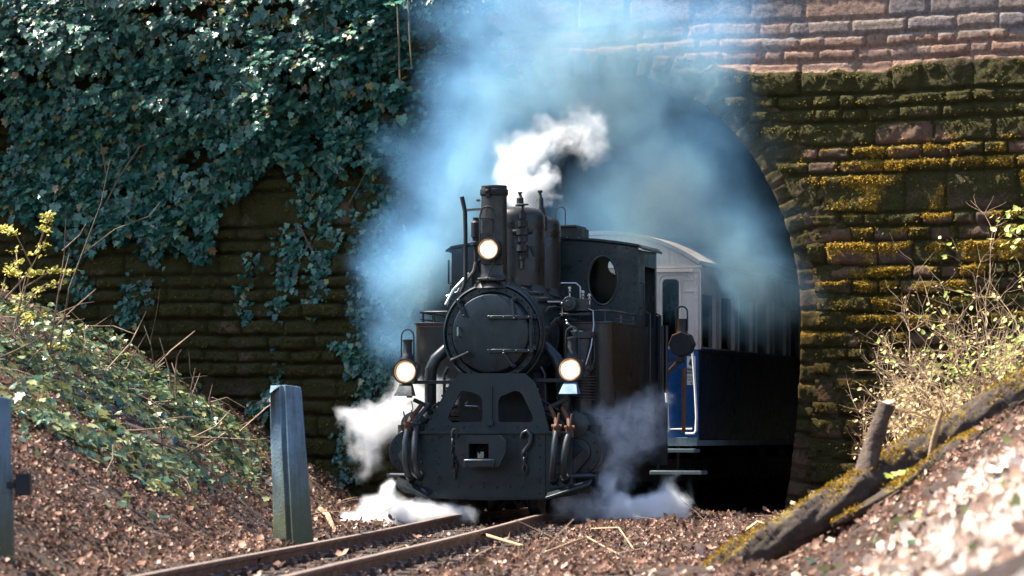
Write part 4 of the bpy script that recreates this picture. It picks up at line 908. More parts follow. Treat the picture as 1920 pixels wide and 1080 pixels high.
for txt, fz, sz, bo in (('Bitte',.50,.046,.0012),('nicht',.61,.046,.0012),('hinaus-',.75,.030,0),('lehnen',.84,.030,0)):
    text_mesh('lettering', txt, sz, M['ink'], sg, Matrix.Translation((xm_, -.0125, z1-hh*fz)) @ Matrix.Rotation(R(90), 4, 'X'), bo)
ic = MB(); disc(xm_, z1-hh*.94, .007, .010); ic.build('symbol', M['ink'], sg, 30)
for y in (1.3, 2.6, 6.5, 7.8):
    for s in (-1, 1): MB().lathe((s*.40,y,.32), [(0,-.04),(.30,-.04),(.30,.05),(.33,.06),(.33,-.0),(0,.0)] if s < 0 else [(0,.04),(.30,.04),(.30,-.05),(.33,-.06),(.33,0),(0,0)], 'x', 28, False).build('wheel', SO, coach, 40)
for y in (1.0, 6.2): MB().box((-.6,y,.25),(.6,y+1.9,.50)).box((-.3,y+.6,.48),(.3,y+1.3,.62)).build('bogie', SO, coach, 30)
# ------------------------------------------------------------------ posts, log, sticks
def make_post(base, top, wtop, wbase, label, extra=False):
    o = tag(empty('concrete_post', base), label, 'post', 'old concrete posts beside the track')
    d = top - base; H_ = d.z
    prof_ = [(-.50,-.06),(-.16,-.30),(-.08,-.22),(.0,-.34),(.10,-.34),(.50,-.10),(.50,.45),(-.50,.45)]
    b = MB(); n = len(prof_); hs = [-.25, .0, .3, .7, H_-.05, H_]
    for h in hs:
        w = wbase + (wtop-wbase)*max(h,0)/H_
        for a, c in prof_:
            lift = 0
            if h == hs[-1]: lift = -.06 if a < -.3 and c < .2 else -.015*(a > .3)
            b.v.append((d.x*h/H_ + a*w + .004*random.uniform(-1,1), d.y*h/H_ + c*w, h + lift))
    for i in range(len(hs)-1):
        for j in range(n): p, q = i*n+j, i*n+(j+1)%n; b.f.append((p, q, q+n, p+n))
    b.f.append(tuple((len(hs)-1)*n+j for j in range(n)))
    b.build('shaft', M['concrete'], o, 25, .008)
    if extra:
        w = wtop; MB().box((.10,-.05,H_*.42),(.185,.04,H_*.55)).box((.02,-.03,H_*.46),(.11,.03,H_*.50)).build('terminal_box', M['ink'], o, 30, .006)
    return o
gb = px(549, 1000, 30.5); make_post(Vector((gb.x, 30.5, gb.z)), px(535, 722, 30.5), .235, .30, 'stout blue-grey grooved concrete post leaning beside the rails in front of the ivy wall')
gb = px(-3, 1065, 22.6); make_post(Vector((gb.x, 22.6, gb.z)), px(-8, 742, 22.6), .15, .17, 'pale concrete post cut by the left photo edge with a small black box on it', True)

def blob_tube(pts, rad, n=48, amp=.25, freq=5, seed=1, sub=40):
    pts = [Vector(p) for p in pts]; P3, rr_ = [], []
    for i in range(len(pts)-1):
        for k in range(sub): P3.append(pts[i].lerp(pts[i+1], k/sub)); rr_.append(rad[i] + (rad[i+1]-rad[i])*k/sub)
    P3.append(pts[-1]); rr_.append(rad[-1])
    b = MB().tube(P3, rr_, n)
    V = np.array(b.v); k = len(P3); rel = V.reshape(k, n, 3) - np.array(P3)[:,None,:]
    ang = np.arange(n)[None,:]*freq/n*2; s_ = np.arange(k)[:,None]*3.0/sub
    nz_ = 1 + amp*(fbm(np.sin(ang*math.pi/freq)*2 + 5, s_ + np.cos(ang*math.pi/freq)*2, seed, 4)-.5)*2 + amp*.75*(fbm(np.arange(n)[None,:]*13/n + .6*fbm(s_*1.5, s_*0, seed+2) + 0*s_, s_*1.1, seed+4, 3)-.5) + amp*.35*(fbm(np.arange(n)[None,:]*30/n + 0*s_, s_*5, seed+9, 2)-.5)
    b.v = [tuple(v) for v in (np.array(P3)[:,None,:] + rel*nz_[:,:,None]).reshape(-1,3)]
    return b
log = tag(empty('fallen_log', px(1600, 960, 25)), 'long mossy fallen tree trunk lying up the right hand bank', 'log')
def add_log(nm, b, mt):
    o = b.build(nm, mt, None, 80); o.parent = log; o.location = -log.location; return o
add_log('trunk', blob_tube([px(1265,1125,23.4), px(1390,1052,24.0), px(1540,966,24.6), px(1669,884,25.2), px(1800,808,25.8), px(1990,696,26.4)], [.08,.115,.125,.125,.125,.135], amp=.25, seed=3), M['bark'])
add_log('limb', blob_tube([px(1560,985,24.4), px(1700,915,24.6), px(1790,850,25.0), px(1900,790,25.6)], [.012,.07,.075,.05], amp=.25, seed=8), M['bark'])
st = add_log('branch_stub', blob_tube([px(1612,925,24.9), px(1632,850,25.0), px(1648,800,25.0), px(1663,757,25.0)], [.070,.062,.055,.052], n=32, amp=.16, seed=12, sub=24), M['stubbark'])
def log_moss(o, n, thr):
    V = np.empty(len(o.data.vertices)*3, dtype=np.float32); o.data.vertices.foreach_get('co', V); V = V.reshape(-1,3)
    Nn = np.empty(len(V)*3, dtype=np.float32); o.data.vertices.foreach_get('normal', Nn); Nn = Nn.reshape(-1,3)
    w = np.clip(Nn[:,2]*.9 - .25*Nn[:,0] + 1.3*(fbm(V[:,0]*4, V[:,2]*4 + V[:,1]*3, 91)-.5) - thr, 0, .4); ii = rng.choice(len(V), n, p=w/w.sum())
    m_ = scatter('moss', OVAL_V, OVAL_F, V[ii] + Nn[ii]*.006 + rng.normal(size=(n,3))*.004, Nn[ii]*.6 + rand_unit(n)*.9, rand_unit(n) + Nn[ii]*.5, rng.uniform(.012, .026, n), M['sun_gold_moss']); m_.parent = log; m_.location = -log.location; tag(m_, kind='stuff')
log_moss([o for o in log.children if o.name.startswith('trunk')][0], 3000, .62); log_moss([o for o in log.children if o.name.startswith('limb')][0], 900, .58)
c = px(1663,756,25.0); MB().lathe((0,0,0), [(.050,0),(.052,.006),(0,.012)], 'z', 16, False).build('cut_face', M['cutwood'], st).matrix_world = Matrix.Translation(c - log.location*0) 
ob = st.children[0]; ob.matrix_world = Matrix.Identity(4); ob.location = c; ob.rotation_euler = (R(12), R(-14), 0)
add_log('broken_stub', MB().tube([px(1742,868,25.2), px(1752,820,25.1), px(1766,770,25.1)], [.02,.022,.012], 7), M['paletwig'])
def stick(pts, r, label=None, mt='twig'):
    P3 = [Vector(p) for p in pts]; o = P3[0].copy()
    ob = MB().tube([p - o for p in P3], [r, r*.9, r*.6] if len(P3) == 3 else r, 6).build('fallen_stick', M[mt], None, 60); ob.location = o
    tag(ob, label, 'stick', 'dead sticks lying on the ground'); return ob
def gp(x, y, h=.02): return Vector((x, y, float(ground_z(x, y)) + h))
def gpix(p, y, Ymin=12, Ymax=46):          # where the pixel's ray meets the ground
    for Y in np.arange(Ymin, Ymax, .1):
        q = px(p, y, Y)
        if q.z <= float(ground_z(q.x, q.y)): return q
    return px(p, y, Ymax)
SK = [((805,1032),(905,1022),(1010,1040),.014,'pale dead stick lying crosswise just right of the rails'),
      ((1010,1050),(1100,1030),(1170,1052),.012,'thin bent stick on the leaves nearest the bottom edge of the picture'),
      ((1110,998),(1160,1010),(1190,1040),.009,'dark curved twig on the leaves in front of the right steam cloud'),
      ((1395,1002),(1420,998),(1458,996),.012,'straight pale stick lying at the right foot of the tunnel arch'),
      ((600,960),(615,985),(628,1002),.03,'thick broken root leaning at the foot of the blue-grey post'),
      ((330,885),(420,830),(470,795),.014,'long sunlit dead branch rising across the left bank'),
      ((700,1052),(760,1046),(800,1050),.010,'short stick lying against the nearer rail')]
for a, b_, c_, r, lab in SK:
    P3 = [gpix(*q) for q in (a, b_, c_)]
    stick([p + Vector((0,0,.03 + (.06 if i == 1 else 0))) for i, p in enumerate(P3)], r, lab, 'paletwig')

# ------------------------------------------------------------------ leaves on the ground
def rand_unit(n): v = rng.normal(size=(n,3)); return v/np.linalg.norm(v, axis=1, keepdims=True)
def litter(n, xr, yr, keepf, smin, smax, mat, name, label=None, tv=CURL_V, tf=CURL_F, up=.9, lift=.018, hump=0):
    x = rng.uniform(*xr, n); y = rng.uniform(*yr, n)
    k = keepf(x, y); x, y = x[k], y[k]; n = len(x); z = ground_z(x, y)
    e = .05; gx = (ground_z(x+e, y)-z)/e; gy = (ground_z(x, y+e)-z)/e
    nn = np.stack([-gx, -gy, np.ones(n)], 1)*up + rand_unit(n)*.75; tip = rand_unit(n)
    ob = scatter(name, tv, tf, np.stack([x, y, z + lift*rng.uniform(.2, 1.6, n) + hump*np.clip(fbm(x*2.6, y*1.7, 78)-.35, 0, 1)*rng.uniform(.3, 1, n)], 1), nn, tip, rng.uniform(smin, smax, n), mat)
    return tag(ob, label, None, None, 'stuff')
def dtr(x, y): return x - track_x(y)
inview = lambda x, y: (np.abs(x) < .1296*y*1.35 + .4)
def vis_wall(x, y): return ((x-WC.x)*WN.x + (y-WC.y)*WN.y) > .05
def frontk(x, y):
    d = np.abs(dtr(x, y)); p = np.where(d < .95, .05, np.clip(fbm(x*1.1, y*.8, 66)*4 - 1.15, .18, 1))
    return inview(x, y) & vis_wall(x, y) & (rng.uniform(size=len(x)) < p)
litter(150000, (-8.5, 8.5), (24, 45.5), frontk, .024, .056, M['litter'], 'leaf_litter', 'brown dry leaves covering both banks and the trackside')
litter(5000, (-7, 7), (20, 45.5), frontk, .055, .105, M['litter'], 'leaf_litter', 'larger dry leaves lying loose on top of the leaf litter', lift=.035)
litter(50000, (-5, 5), (18, 32), frontk, .024, .056, M['litter'], 'leaf_litter', 'brown dry leaves scattered on the nearer ground')
litter(26000, (-6, 6), (18, 44), lambda x, y: inview(x, y) & vis_wall(x, y) & (np.abs(dtr(x, y)) < 2.2), .02, .05, M['litter_dark'], 'leaf_litter', 'dark rotting leaves between and beside the rails')
litter(17000, (.4, 4.5), (7, 21), lambda x, y: inview(x, y) & (dtr(x, y) > 2.2), .045, .10, M['sunlit_litter'], 'leaf_litter', 'blurred dry leaves coloured sun-bright on the nearest slope at the lower right')
litter(2200, (.4, 4.5), (7, 20), lambda x, y: inview(x, y) & (dtr(x, y) > 2.4), .06, .115, M['sunlit_litter'], 'leaf_litter', 'large curled leaves coloured sun-bright lying on the nearest slope', lift=.05)
litter(320, (.8, 4.5), (11, 22), lambda x, y: inview(x, y) & (dtr(x, y) > 2.8), .06, .12, M['bramble'], 'ground_cover', 'blurred green leaves among the sun-bright leaves at the lower right', OVAL_V, OVAL_F, .8, .05)
# brambles and ivy on the left bank
def cover(x, y):
    z = ground_z(x, y); py = HZ - (z-CH)*F/y; p = 960 + x*F/y
    m = inview(x, y) & vis_wall(x, y) & (dtr(x, y) < -1.2)
    low = np.interp(p, [0,150,300,430,520,600], [930,950,945,930,880,820]); hi = np.interp(p, [0,200,330,470,560], [540,620,700,780,860])
    dens = np.clip((low+70-py)/210, 0, 1)**1.3*np.clip((py-hi)/30, 0, 1)*np.clip((560-p)/80, 0, 1)
    dens = dens*np.clip(fbm(x*2.2, y*1.2, 77)*5 - 2.05, .06, 1)
    return m & (rng.uniform(size=len(x)) < dens)
litter(72000, (-8.2, 0), (27, 46), cover, .045, .10, M['bramble'], 'ground_cover', 'green bramble and ivy leaves growing over the left bank', IVY_V, IVY_F, .9, .03, .34)
litter(30000, (-8.2, 0), (27, 46), cover, .04, .085, M['ivy'], 'ground_cover', 'dark ivy leaves creeping over the left bank', IVY_V, IVY_F, .9, .03, .16)
TW_V = [(-.012,0,0),(.012,0,0),(0,0,.02),(.05,.5,.03),(.07,.5,.03),(.06,.5,.05),(-.005,1,.0),(.005,1,.0),(0,1,.01)]
TW_F = [(0,1,4),(0,4,3),(1,2,5),(1,5,4),(2,0,3),(2,3,5),(3,4,7),(3,7,6),(4,5,8),(4,8,7),(5,3,6),(5,6,8)]
litter(650, (-7, 7), (22, 45), lambda x, y: inview(x, y) & vis_wall(x, y) & (np.abs(dtr(x, y)) > 1.0), .12, .42, M['twig'], 'twig_litter', 'thin dead twigs strewn over the leafy ground', TW_V, TW_F, 1.2, .05)
litter(420, (-7, -1), (30, 46), cover, .3, .8, M['twig'], 'twig_litter', 'thin bramble stems sticking out of the left bank', TW_V, TW_F, .12, .10)

# ------------------------------------------------------------------ ivy on the wall
def ivy_leaves(uz, depth, droop, smin, smax, name, parent, mat=None):
    n = len(uz); pos = np.array([tuple(wall_pt(u, z, h)) for (u, z), h in zip(uz, depth)])
    base = np.array([WN.x, WN.y, 0]); nn = base[None]*.85 + np.array([0,0,1.0])*droop[:,None] + rand_unit(n)*.40
    tip = np.array([0,0,-1.0])[None] + rand_unit(n)*.55 + base[None]*.25
    o = scatter(name, IVY_V, IVY_F, pos, nn, tip, rng.uniform(smin, smax, n), mat or M['ivy'])
    if parent: o.parent = parent; o.location = -parent.location
    return o
def vine_mesh(b, pts, h, r):
    P3 = []
    for i, (p, y) in enumerate(pts): u, z = wall_uz(p, y, h); P3.append(wall_pt(u, z, h))
    b.tube(P3, r, 5)
BX = [-420, -300, -160, 0, 130, 230, 345, 395, 412, 450, 505, 560, 620, 700, 745, 785, 820, 850, 880, 930, 960]; BY = [-60, 180, 330, 400, 500, 470, 495, 480, 410, 385, 335, 300, 335, 340, 320, 270, 200, 130, 70, 35, -40]
curtain = tag(empty('ivy_curtain', wall_pt(-4, 4, 0)), 'thick dark ivy hanging over the upper left of the stone wall', 'ivy')
def curtain_pts(n, layer):
    p = rng.uniform(-420, 960, n); y = rng.uniform(-60, 520, n)
    lim = np.interp(p, BX, BY) + 46*(fbm(p/42, y*0+3, 31)-.5)*2
    dens = np.clip((lim - y)/22, 0, 1)
    hole = .55*fbm(p/75, y/50, 33) + .45*fbm(p/30, y/20, 34); dens *= np.clip((hole-.36)*8, .05, 1)
    dens *= np.where((p > 60) & (p < 190) & (y > 400), .55, 1)
    k = rng.uniform(size=n) < dens
    return p[k], y[k], lim[k]
def thick(p, y):
    t = .07 + .42*np.clip((330-y)/260, 0, 1)*np.clip((760-p)/250, 0, 1) + .34*(fbm(p/95, y/60, 35)-.40)*np.clip((420-y)/200, .1, 1)
    t += .26*np.exp(-((p-420)/170)**2 - ((y-195)/75)**2) + .16*np.exp(-((p-120)/90)**2 - ((y-60)/60)**2) + .12*np.exp(-((p-620)/120)**2 - ((y-110)/60)**2)
    t += .13*np.clip((y-240)/60, 0, 1)
    t += .20*(fbm(p/34, y/24, 36)-.5)*np.clip(t/.2, .3, 1.4)
    return np.maximum(t, .05)
for lay, (n, dep, a, b_) in enumerate(((23000, (.72, 1.05), .05, .12), (16000, (.25, .75), .05, .11), (12000, (1.0, 1.4), .055, .125))):
    p, y, lim = curtain_pts(n, lay)
    if lay == 2: k_ = fbm(p/55, y/34, 57) > .53; p, y = p[k_], y[k_]
    h = thick(p, y)*rng.uniform(*dep, len(p)) + .04
    uz = []
    for pp, yy, hh in zip(p, y, h): uz.append(wall_uz(pp, yy, hh))
    gr_ = np.clip((thick(p, y-14) - thick(p, y+14))*-6, -.3, .9)
    ivy_leaves(uz, h, .45 + (.55 if lay == 2 else 0) + gr_ + .25*rng.normal(size=len(p)), a, b_, 'foliage', curtain)
for pts in (((330,250),(262,275),(225,330),(196,385)), ((300,395),(232,432),(170,470)), ((190,270),(200,330)), ((610,20),(612,95)), ((745,10),(748,90),(750,160)), ((765,0),(768,70),(772,130)), ((560,420),(585,470)), ((700,300),(655,380))):
    b = MB(); vine_mesh(b, pts, .42 if pts[0][1] < 300 else .14, .011)
    o = b.build('stem', M['vine'], curtain, 60); o.location = -curtain.location
def strand(pts, w, n, label, seed, h=.10, smin=.05, smax=.095, stem=True):
    pts = np.array(pts, float); seg = np.linalg.norm(np.diff(pts, axis=0), axis=1); S_ = np.concatenate([[0], np.cumsum(seg)])
    s_ = rng.uniform(0, S_[-1], n); clump = fbm(s_/26, s_*0+seed, 81); k = rng.uniform(size=n) < np.clip((clump-.30)*5, .12, 1); s_ = s_[k]; n = len(s_)
    p = np.interp(s_, S_, pts[:,0]) + rng.normal(size=n)*w*.45*np.interp(s_/S_[-1], [0,.3,1], [1,1,.6]); y = np.interp(s_, S_, pts[:,1]) + rng.normal(size=n)*6
    hh = h*rng.uniform(.55, 1.3, n)
    u0, z0 = wall_uz(*pts[0], 0); root = tag(empty('ivy_strand', wall_pt(u0, z0, 0)), label, 'ivy', 'ivy strands hanging down the wall')
    ivy_leaves([wall_uz(a, b_, c_) for a, b_, c_ in zip(p, y, hh)], hh, .40 + .3*rng.normal(size=n), smin, smax, 'foliage', root)
    if stem:
        b = MB(); vine_mesh(b, [tuple(q) for q in pts], .055, .009); o = b.build('stem', M['vine'], root, 60); o.location = -root.location
strand([(585,330),(555,430),(538,520),(524,570),(510,608)], 34, 620, 'broad ivy strand hanging between the big ivy curtain and the blue-grey post', 1)
strand([(625,340),(612,430),(600,520),(585,592)], 30, 420, 'shorter ivy strand just right of the broad hanging strand', 2)
strand([(660,330),(662,420),(656,520),(658,640),(655,700)], 9, 170, 'thin straight ivy strand with small leaves and a bare stem', 3, .08, .04, .07)
strand([(735,250),(715,360),(708,450),(722,560),(708,640),(700,720)], 44, 1150, 'long ivy strand fading into the smoke at the tunnel edge', 4)
strand([(648,640),(690,690),(676,760),(655,850),(650,900)], 42, 950, 'lowest ivy strand, left of the left headlamp', 5)
strand([(512,640),(520,690),(518,735)], 15, 110, 'small pale ivy tuft just above the blue-grey post', 6, .08, .04, .075)
strand([(770,480),(758,560),(748,640),(735,700)], 34, 420, 'faint ivy strand inside the smoke above the left headlamp', 7)
strand([(285,470),(270,520),(245,580),(235,610)], 36, 330, 'reddish tinged ivy tuft hanging above the left bank', 8, .12)
strand([(150,430),(140,500),(160,560)], 34, 240, 'ivy tuft behind the bare saplings at the left', 9, .12)
strand([(690,330),(682,430),(690,520),(680,610),(668,700)], 22, 520, 'ivy strand between the thin straight strand and the smoky tunnel edge', 21)
strand([(730,640),(716,700),(700,760),(690,830)], 40, 620, 'bright leafy ivy cluster directly behind and left of the left headlamp', 22, .14)
strand([(470,470),(455,540),(462,600)], 20, 130, 'sparse ivy tuft alone on the bare mossy stones left of the broad strand', 23)
strand([(480,770),(500,740),(515,735)], 22, 150, 'ivy tuft growing left of the top of the blue-grey post', 10, .3, .06, .11)

# ------------------------------------------------------------------ bare saplings and shrubs
def sapling(stems, Y, label, r=.012, mt='twig', group=None, cat='sapling', name='sapling'):
    b = MB(); base = px(*stems[0][0], Y); 
    for i, st_ in enumerate(stems):
        P3 = [px(p, y, Y + .05*i + .12*k*(1 if i % 2 else -1)) for k, (p, y) in enumerate(st_)]
        b.tube([p - base for p in P3], [max(.003, r*(1 if i == 0 else .6)*(1-.7*k/(len(P3)-1))) for k in range(len(P3))], 6)
    o = b.build(name, M[mt], None, 60); o.location = base
    return tag(o, label, cat, group)
SG = 'bare saplings on the left bank'
sapling([[(84,725),(96,640),(108,560),(120,480),(123,412)], [(112,545),(130,475)], [(117,470),(150,440),(162,418)], [(104,590),(150,570),(176,566)], [(92,660),(120,610)]], 37.5, 'tall bare sapling with forked twigs standing nearest the left edge', .012, 'twig', SG)
sapling([[(113,640),(130,540),(160,460),(190,380),(206,300)], [(150,480),(215,430),(280,405),(300,380)], [(170,440),(180,400)]], 38.5, 'slender arching sapling that crosses the ivy with a long side twig', .013, 'vine', SG)
sapling([[(330,745),(329,700),(332,668),(340,655)], [(330,705),(322,680)]], 36, 'short pale forked shoot in the middle of the left bank', .009, 'twig', SG)
sapling([[(365,770),(358,730),(366,690)], [(360,740),(375,700)]], 36.5, 'small twig shoot just right of the forked shoot', .008, 'twig', SG)
sapling([[(400,780),(392,750),(398,722)], [(392,755),(425,745),(460,765)], [(395,760),(440,780)], [(398,745),(430,760),(455,792)]], 36, 'tangled reddish dead shoot at the upper edge of the left bank', .011, 'twig', SG)
sapling([[(300,930),(306,860),(302,800)], [(304,850),(330,800),(345,790)]], 32, 'dark thin shoot low on the left bank', .008, 'vine', SG)
sapling([[(60,700),(30,600),(48,520),(70,480)], [(40,560),(90,530)]], 38, 'bent shoot behind the yellow shrub', .010, 'twig', SG)
sapling([[(290,690),(282,640),(295,580),(300,540)], [(284,650),(270,610)]], 40, 'thin stem rising to the reddish ivy tuft', .007, 'vine', SG)
# yellow shrub on the left
ys_ = tag(empty('yellow_shrub', px(20, 720, 39)), 'yellow flowering shrub with level branches at the left edge', 'shrub')
b = MB(); cl = []
for br in ([(20,720),(30,600),(60,500),(100,420)], [(30,600),(70,545),(115,530)], [(20,640),(40,560),(30,470)], [(60,500),(30,440),(5,430)], [(10,640),(60,590),(110,600)], [(45,540),(95,508),(135,512)], [(30,520),(10,500)], [(70,470),(90,410),(95,400)], [(20,680),(70,650),(130,655)], [(10,560),(50,515),(75,512)], [(-20,720),(-10,600),(10,520)]):
    P3 = [px(p, y, 39 + random.uniform(-.4,.4)) for p, y in br]; b.tube([p - ys_.location for p in P3], [.010,.008,.006,.003][:len(P3)], 6)
    for q in range(6): k = random.uniform(.25, 1)*(len(P3)-1); i = min(int(k), len(P3)-2); cl.append(P3[i].lerp(P3[i+1], k-i))
b.build('branches', M['twig'], ys_, 60)
pos = np.array([tuple(c + Vector((random.gauss(0,.03), random.gauss(0,.05), random.gauss(.01,.014)))) for c in cl for _ in range(13)])
n = len(pos); o = scatter('blossoms', OVAL_V, OVAL_F, pos, np.array([[-.2,-.5,1.0]]) + rand_unit(n)*.7, rand_unit(n), rng.uniform(.03, .055, n), M['yellowleaf']); o.parent = ys_; o.location = -ys_.location
# twiggy shrubs on the right bank
def twiggy(base, h, n0, label, leafmat, nleaf, seed, spread=.55, droop=.0, mt='paletwig', lsize=(.022,.05), lh=0.0):
    r_ = random.Random(seed); root = tag(empty('twiggy_shrub', base), label, 'shrub', 'twiggy shrubs on the right bank')
    b = MB(); tips = []
    def grow(p, d, L, r, depth):
        P3 = [p]; q = p
        for k in range(4):
            d = (d + Vector((r_.gauss(0,.16), r_.gauss(0,.16), r_.gauss(.03,.12) - droop*.2*k))).normalized(); q = q + d*L/4; P3.append(q)
        b.tube(P3, [r, r*.85, r*.7, r*.55, r*.4], 5 if depth < 2 else 4); 
        for k in range(1, 5): tips.append(P3[k])
        if depth < 3:
            for k in range(r_.randint(3, 4)):
                i = r_.randint(1, 4); nd = (d + Vector((r_.gauss(0,.8), r_.gauss(0,.6), r_.gauss(.1,.45)))).normalized(); grow(P3[i], nd, L*r_.uniform(.4,.7), r*.55, depth+1)
    for k in range(n0): grow(Vector((r_.gauss(0,.12), r_.gauss(0,.12), -.15)), Vector((r_.gauss(0,spread), r_.gauss(0,spread*.7), 1)).normalized(), h*r_.uniform(.5,.8), .011, 0)
    b.build('branches', M[mt], root, 60)
    if nleaf:
        T = np.array([tuple(t) for t in tips if t.z > lh*h]); ii = rng.integers(0, len(T), nleaf); pos = T[ii] + rng.normal(size=(nleaf,3))*.035
        scatter('leaves', OVAL_V, OVAL_F, pos, np.array([[-.4,-.4,.9]]) + rand_unit(nleaf)*.7, rand_unit(nleaf), rng.uniform(*lsize, nleaf), leafmat, root)
def gpx(p, Y): x = (p-960)*Y/F; return Vector((x, Y, float(ground_z(x, Y))))
twiggy(gpx(1690, 37), 1.15, 6, 'low leafy shrub right beside the tunnel arch stones on the right bank', M['paleleaf'], 170, 11)
twiggy(gpx(1760, 36), 1.25, 7, 'bushy shrub with pale yellowish leaves behind the sawn branch stub', M['paleleaf'], 200, 12, .6)
twiggy(gpx(1845, 35), 1.4, 8, 'dense tangle of pale twigs with few leaves near the right edge', M['paleleaf'], 150, 13, .7)
twiggy(gpx(1915, 34), 1.3, 7, 'bright green leafy shrub cut by the right photo edge', M['springleaf'], 420, 14, .6, 0, 'twig', (.04,.07))
twiggy(gpx(1830, 39), 1.7, 3, 'tall bare twiggy shrub against the sun-yellow mossy stones', M['paleleaf'], 60, 15, .35)
twiggy(gpx(1725, 38), 1.35, 3, 'thin upright bare shoots in front of the mossy wall', M['paleleaf'], 40, 16, .18)
twiggy(gpx(1700, 33), .9, 6, 'pale tangle of dead twigs just above the mossy log', M['paleleaf'], 260, 17, .9, .2)
twiggy(gpx(1800, 32), .9, 7, 'sunlit heap of thin dead twigs below the leafy shrubs', M['paleleaf'], 240, 18, 1.0, .2)
twiggy(gpx(1890, 31), .8, 6, 'sunlit twigs and small leaves at the right edge just above the log', M['springleaf'], 220, 19, .9, .2)
twiggy(gpx(1600, 31), .62, 2, 'single thin twig standing left of the sawn branch stub', M['paleleaf'], 14, 20, .25, 0, 'twig')
sp = px(1890, 430, 33); root = tag(empty('leafy_spray', px(1960, 520, 33)), 'yellow-green leafy spray reaching in from the right photo edge', 'branch')
MB().tube([Vector((0,0,0)), px(1925,455,33)-root.location, px(1880,425,33)-root.location], [.012,.009,.004], 6).build('branch', M['twig'], root, 60)
n = 46; pos = np.array([tuple(px(random.gauss(1898,20), random.gauss(428,17), 33 + random.gauss(0,.1))) for _ in range(n)])
o = scatter('leaves', OVAL_V, OVAL_F, pos, np.array([[-.3,-.5,.9]]) + rand_unit(n)*.6, rand_unit(n), rng.uniform(.05, .085, n), M['springleaf']); o.parent = root; o.location = -root.location
# fern like green leaf on the log
root = tag(empty('green_sprig', px(1690, 888, 24.8)), 'bright green lobed leaf sprig lying on the mossy log', 'plant')
n = 7; pos = np.array([tuple(px(1660+14*k, 884+4*abs(k-3)*.6, 24.75)) for k in range(n)])
o = scatter('leaves', IVY_V, IVY_F, pos, np.array([[0,-.5,.8]]) + rand_unit(n)*.2, np.array([[1,0,.1]]) + rand_unit(n)*.4, np.full(n, .075), M['springleaf']); o.parent = root; o.location = -root.location

# ------------------------------------------------------------------ trees on the left bank, outside the picture, whose branches shade it
def shade_tree(base, top, r, nleaf, label, seed):
    r_ = random.Random(seed); root = tag(empty('tree', base), label, 'tree', 'trees on top of the left bank')
    tr = MB(); ctr = Vector(top) - Vector(base); k = 6
    tr.tube([ctr*(i/k) + Vector((r_.gauss(0,.12), r_.gauss(0,.12), 0))*(i > 0) for i in range(k+1)], [.24,.21,.18,.15,.12,.09,.05], 12); tips = []
    def limb(p, d, L, rad, dep):
        P3 = [p]
        for i in range(5): d = (d + Vector((r_.gauss(0,.2), r_.gauss(0,.2), r_.gauss(.04,.15)))).normalized(); P3.append(P3[-1] + d*L/5)
        tr.tube(P3, [rad, rad*.85, rad*.7, rad*.55, rad*.4, rad*.25], 7 if dep == 0 else 4)
        tips.extend(P3[2:])
        if dep < 2:
            for i in range(5 if dep == 0 else 4): limb(P3[r_.randint(1,5)], (d + Vector((r_.gauss(0,.9), r_.gauss(0,.9), r_.gauss(0,.5)))).normalized(), L*r_.uniform(.4,.65), rad*.5, dep+1)
    for i in range(9):
        a = i*2.4; limb(ctr*r_.uniform(.5, 1), Vector((math.cos(a), math.sin(a), r_.uniform(.1,.8))).normalized(), r*r_.uniform(.7,1.1), .07, 0)
    tr.build('trunk', M['vine'], root, 60)
    T = np.array([tuple(t) for t in tips]); ii = rng.integers(0, len(T), nleaf); pos = T[ii] + rng.normal(size=(nleaf,3))*.22
    scatter('crown', OVAL_V, OVAL_F, pos, np.array([[0,0,1.0]]) + rand_unit(nleaf)*.9, rand_unit(nleaf), rng.uniform(.10, .17, nleaf), M['tree'], root)
for bx, by, tz, rr_, nl, sd_n, lab in ((-9.4,35.0,9.4,3.0,1100,31,'slender tree leaning over the left bank nearest the camera'), (-10.2,40.5,10.6,3.0,900,32,'middle tree of the row on top of the left bank'), (-9.9,45.4,12.6,3.2,900,33,'tree standing behind the ivy covered end of the stone wall')):
    gz_ = float(ground_z(bx, by)) if by < 45 else 5.8
    shade_tree((bx, by, gz_ - .2), (bx + .5, by, tz), rr_, nl, lab, sd_n)
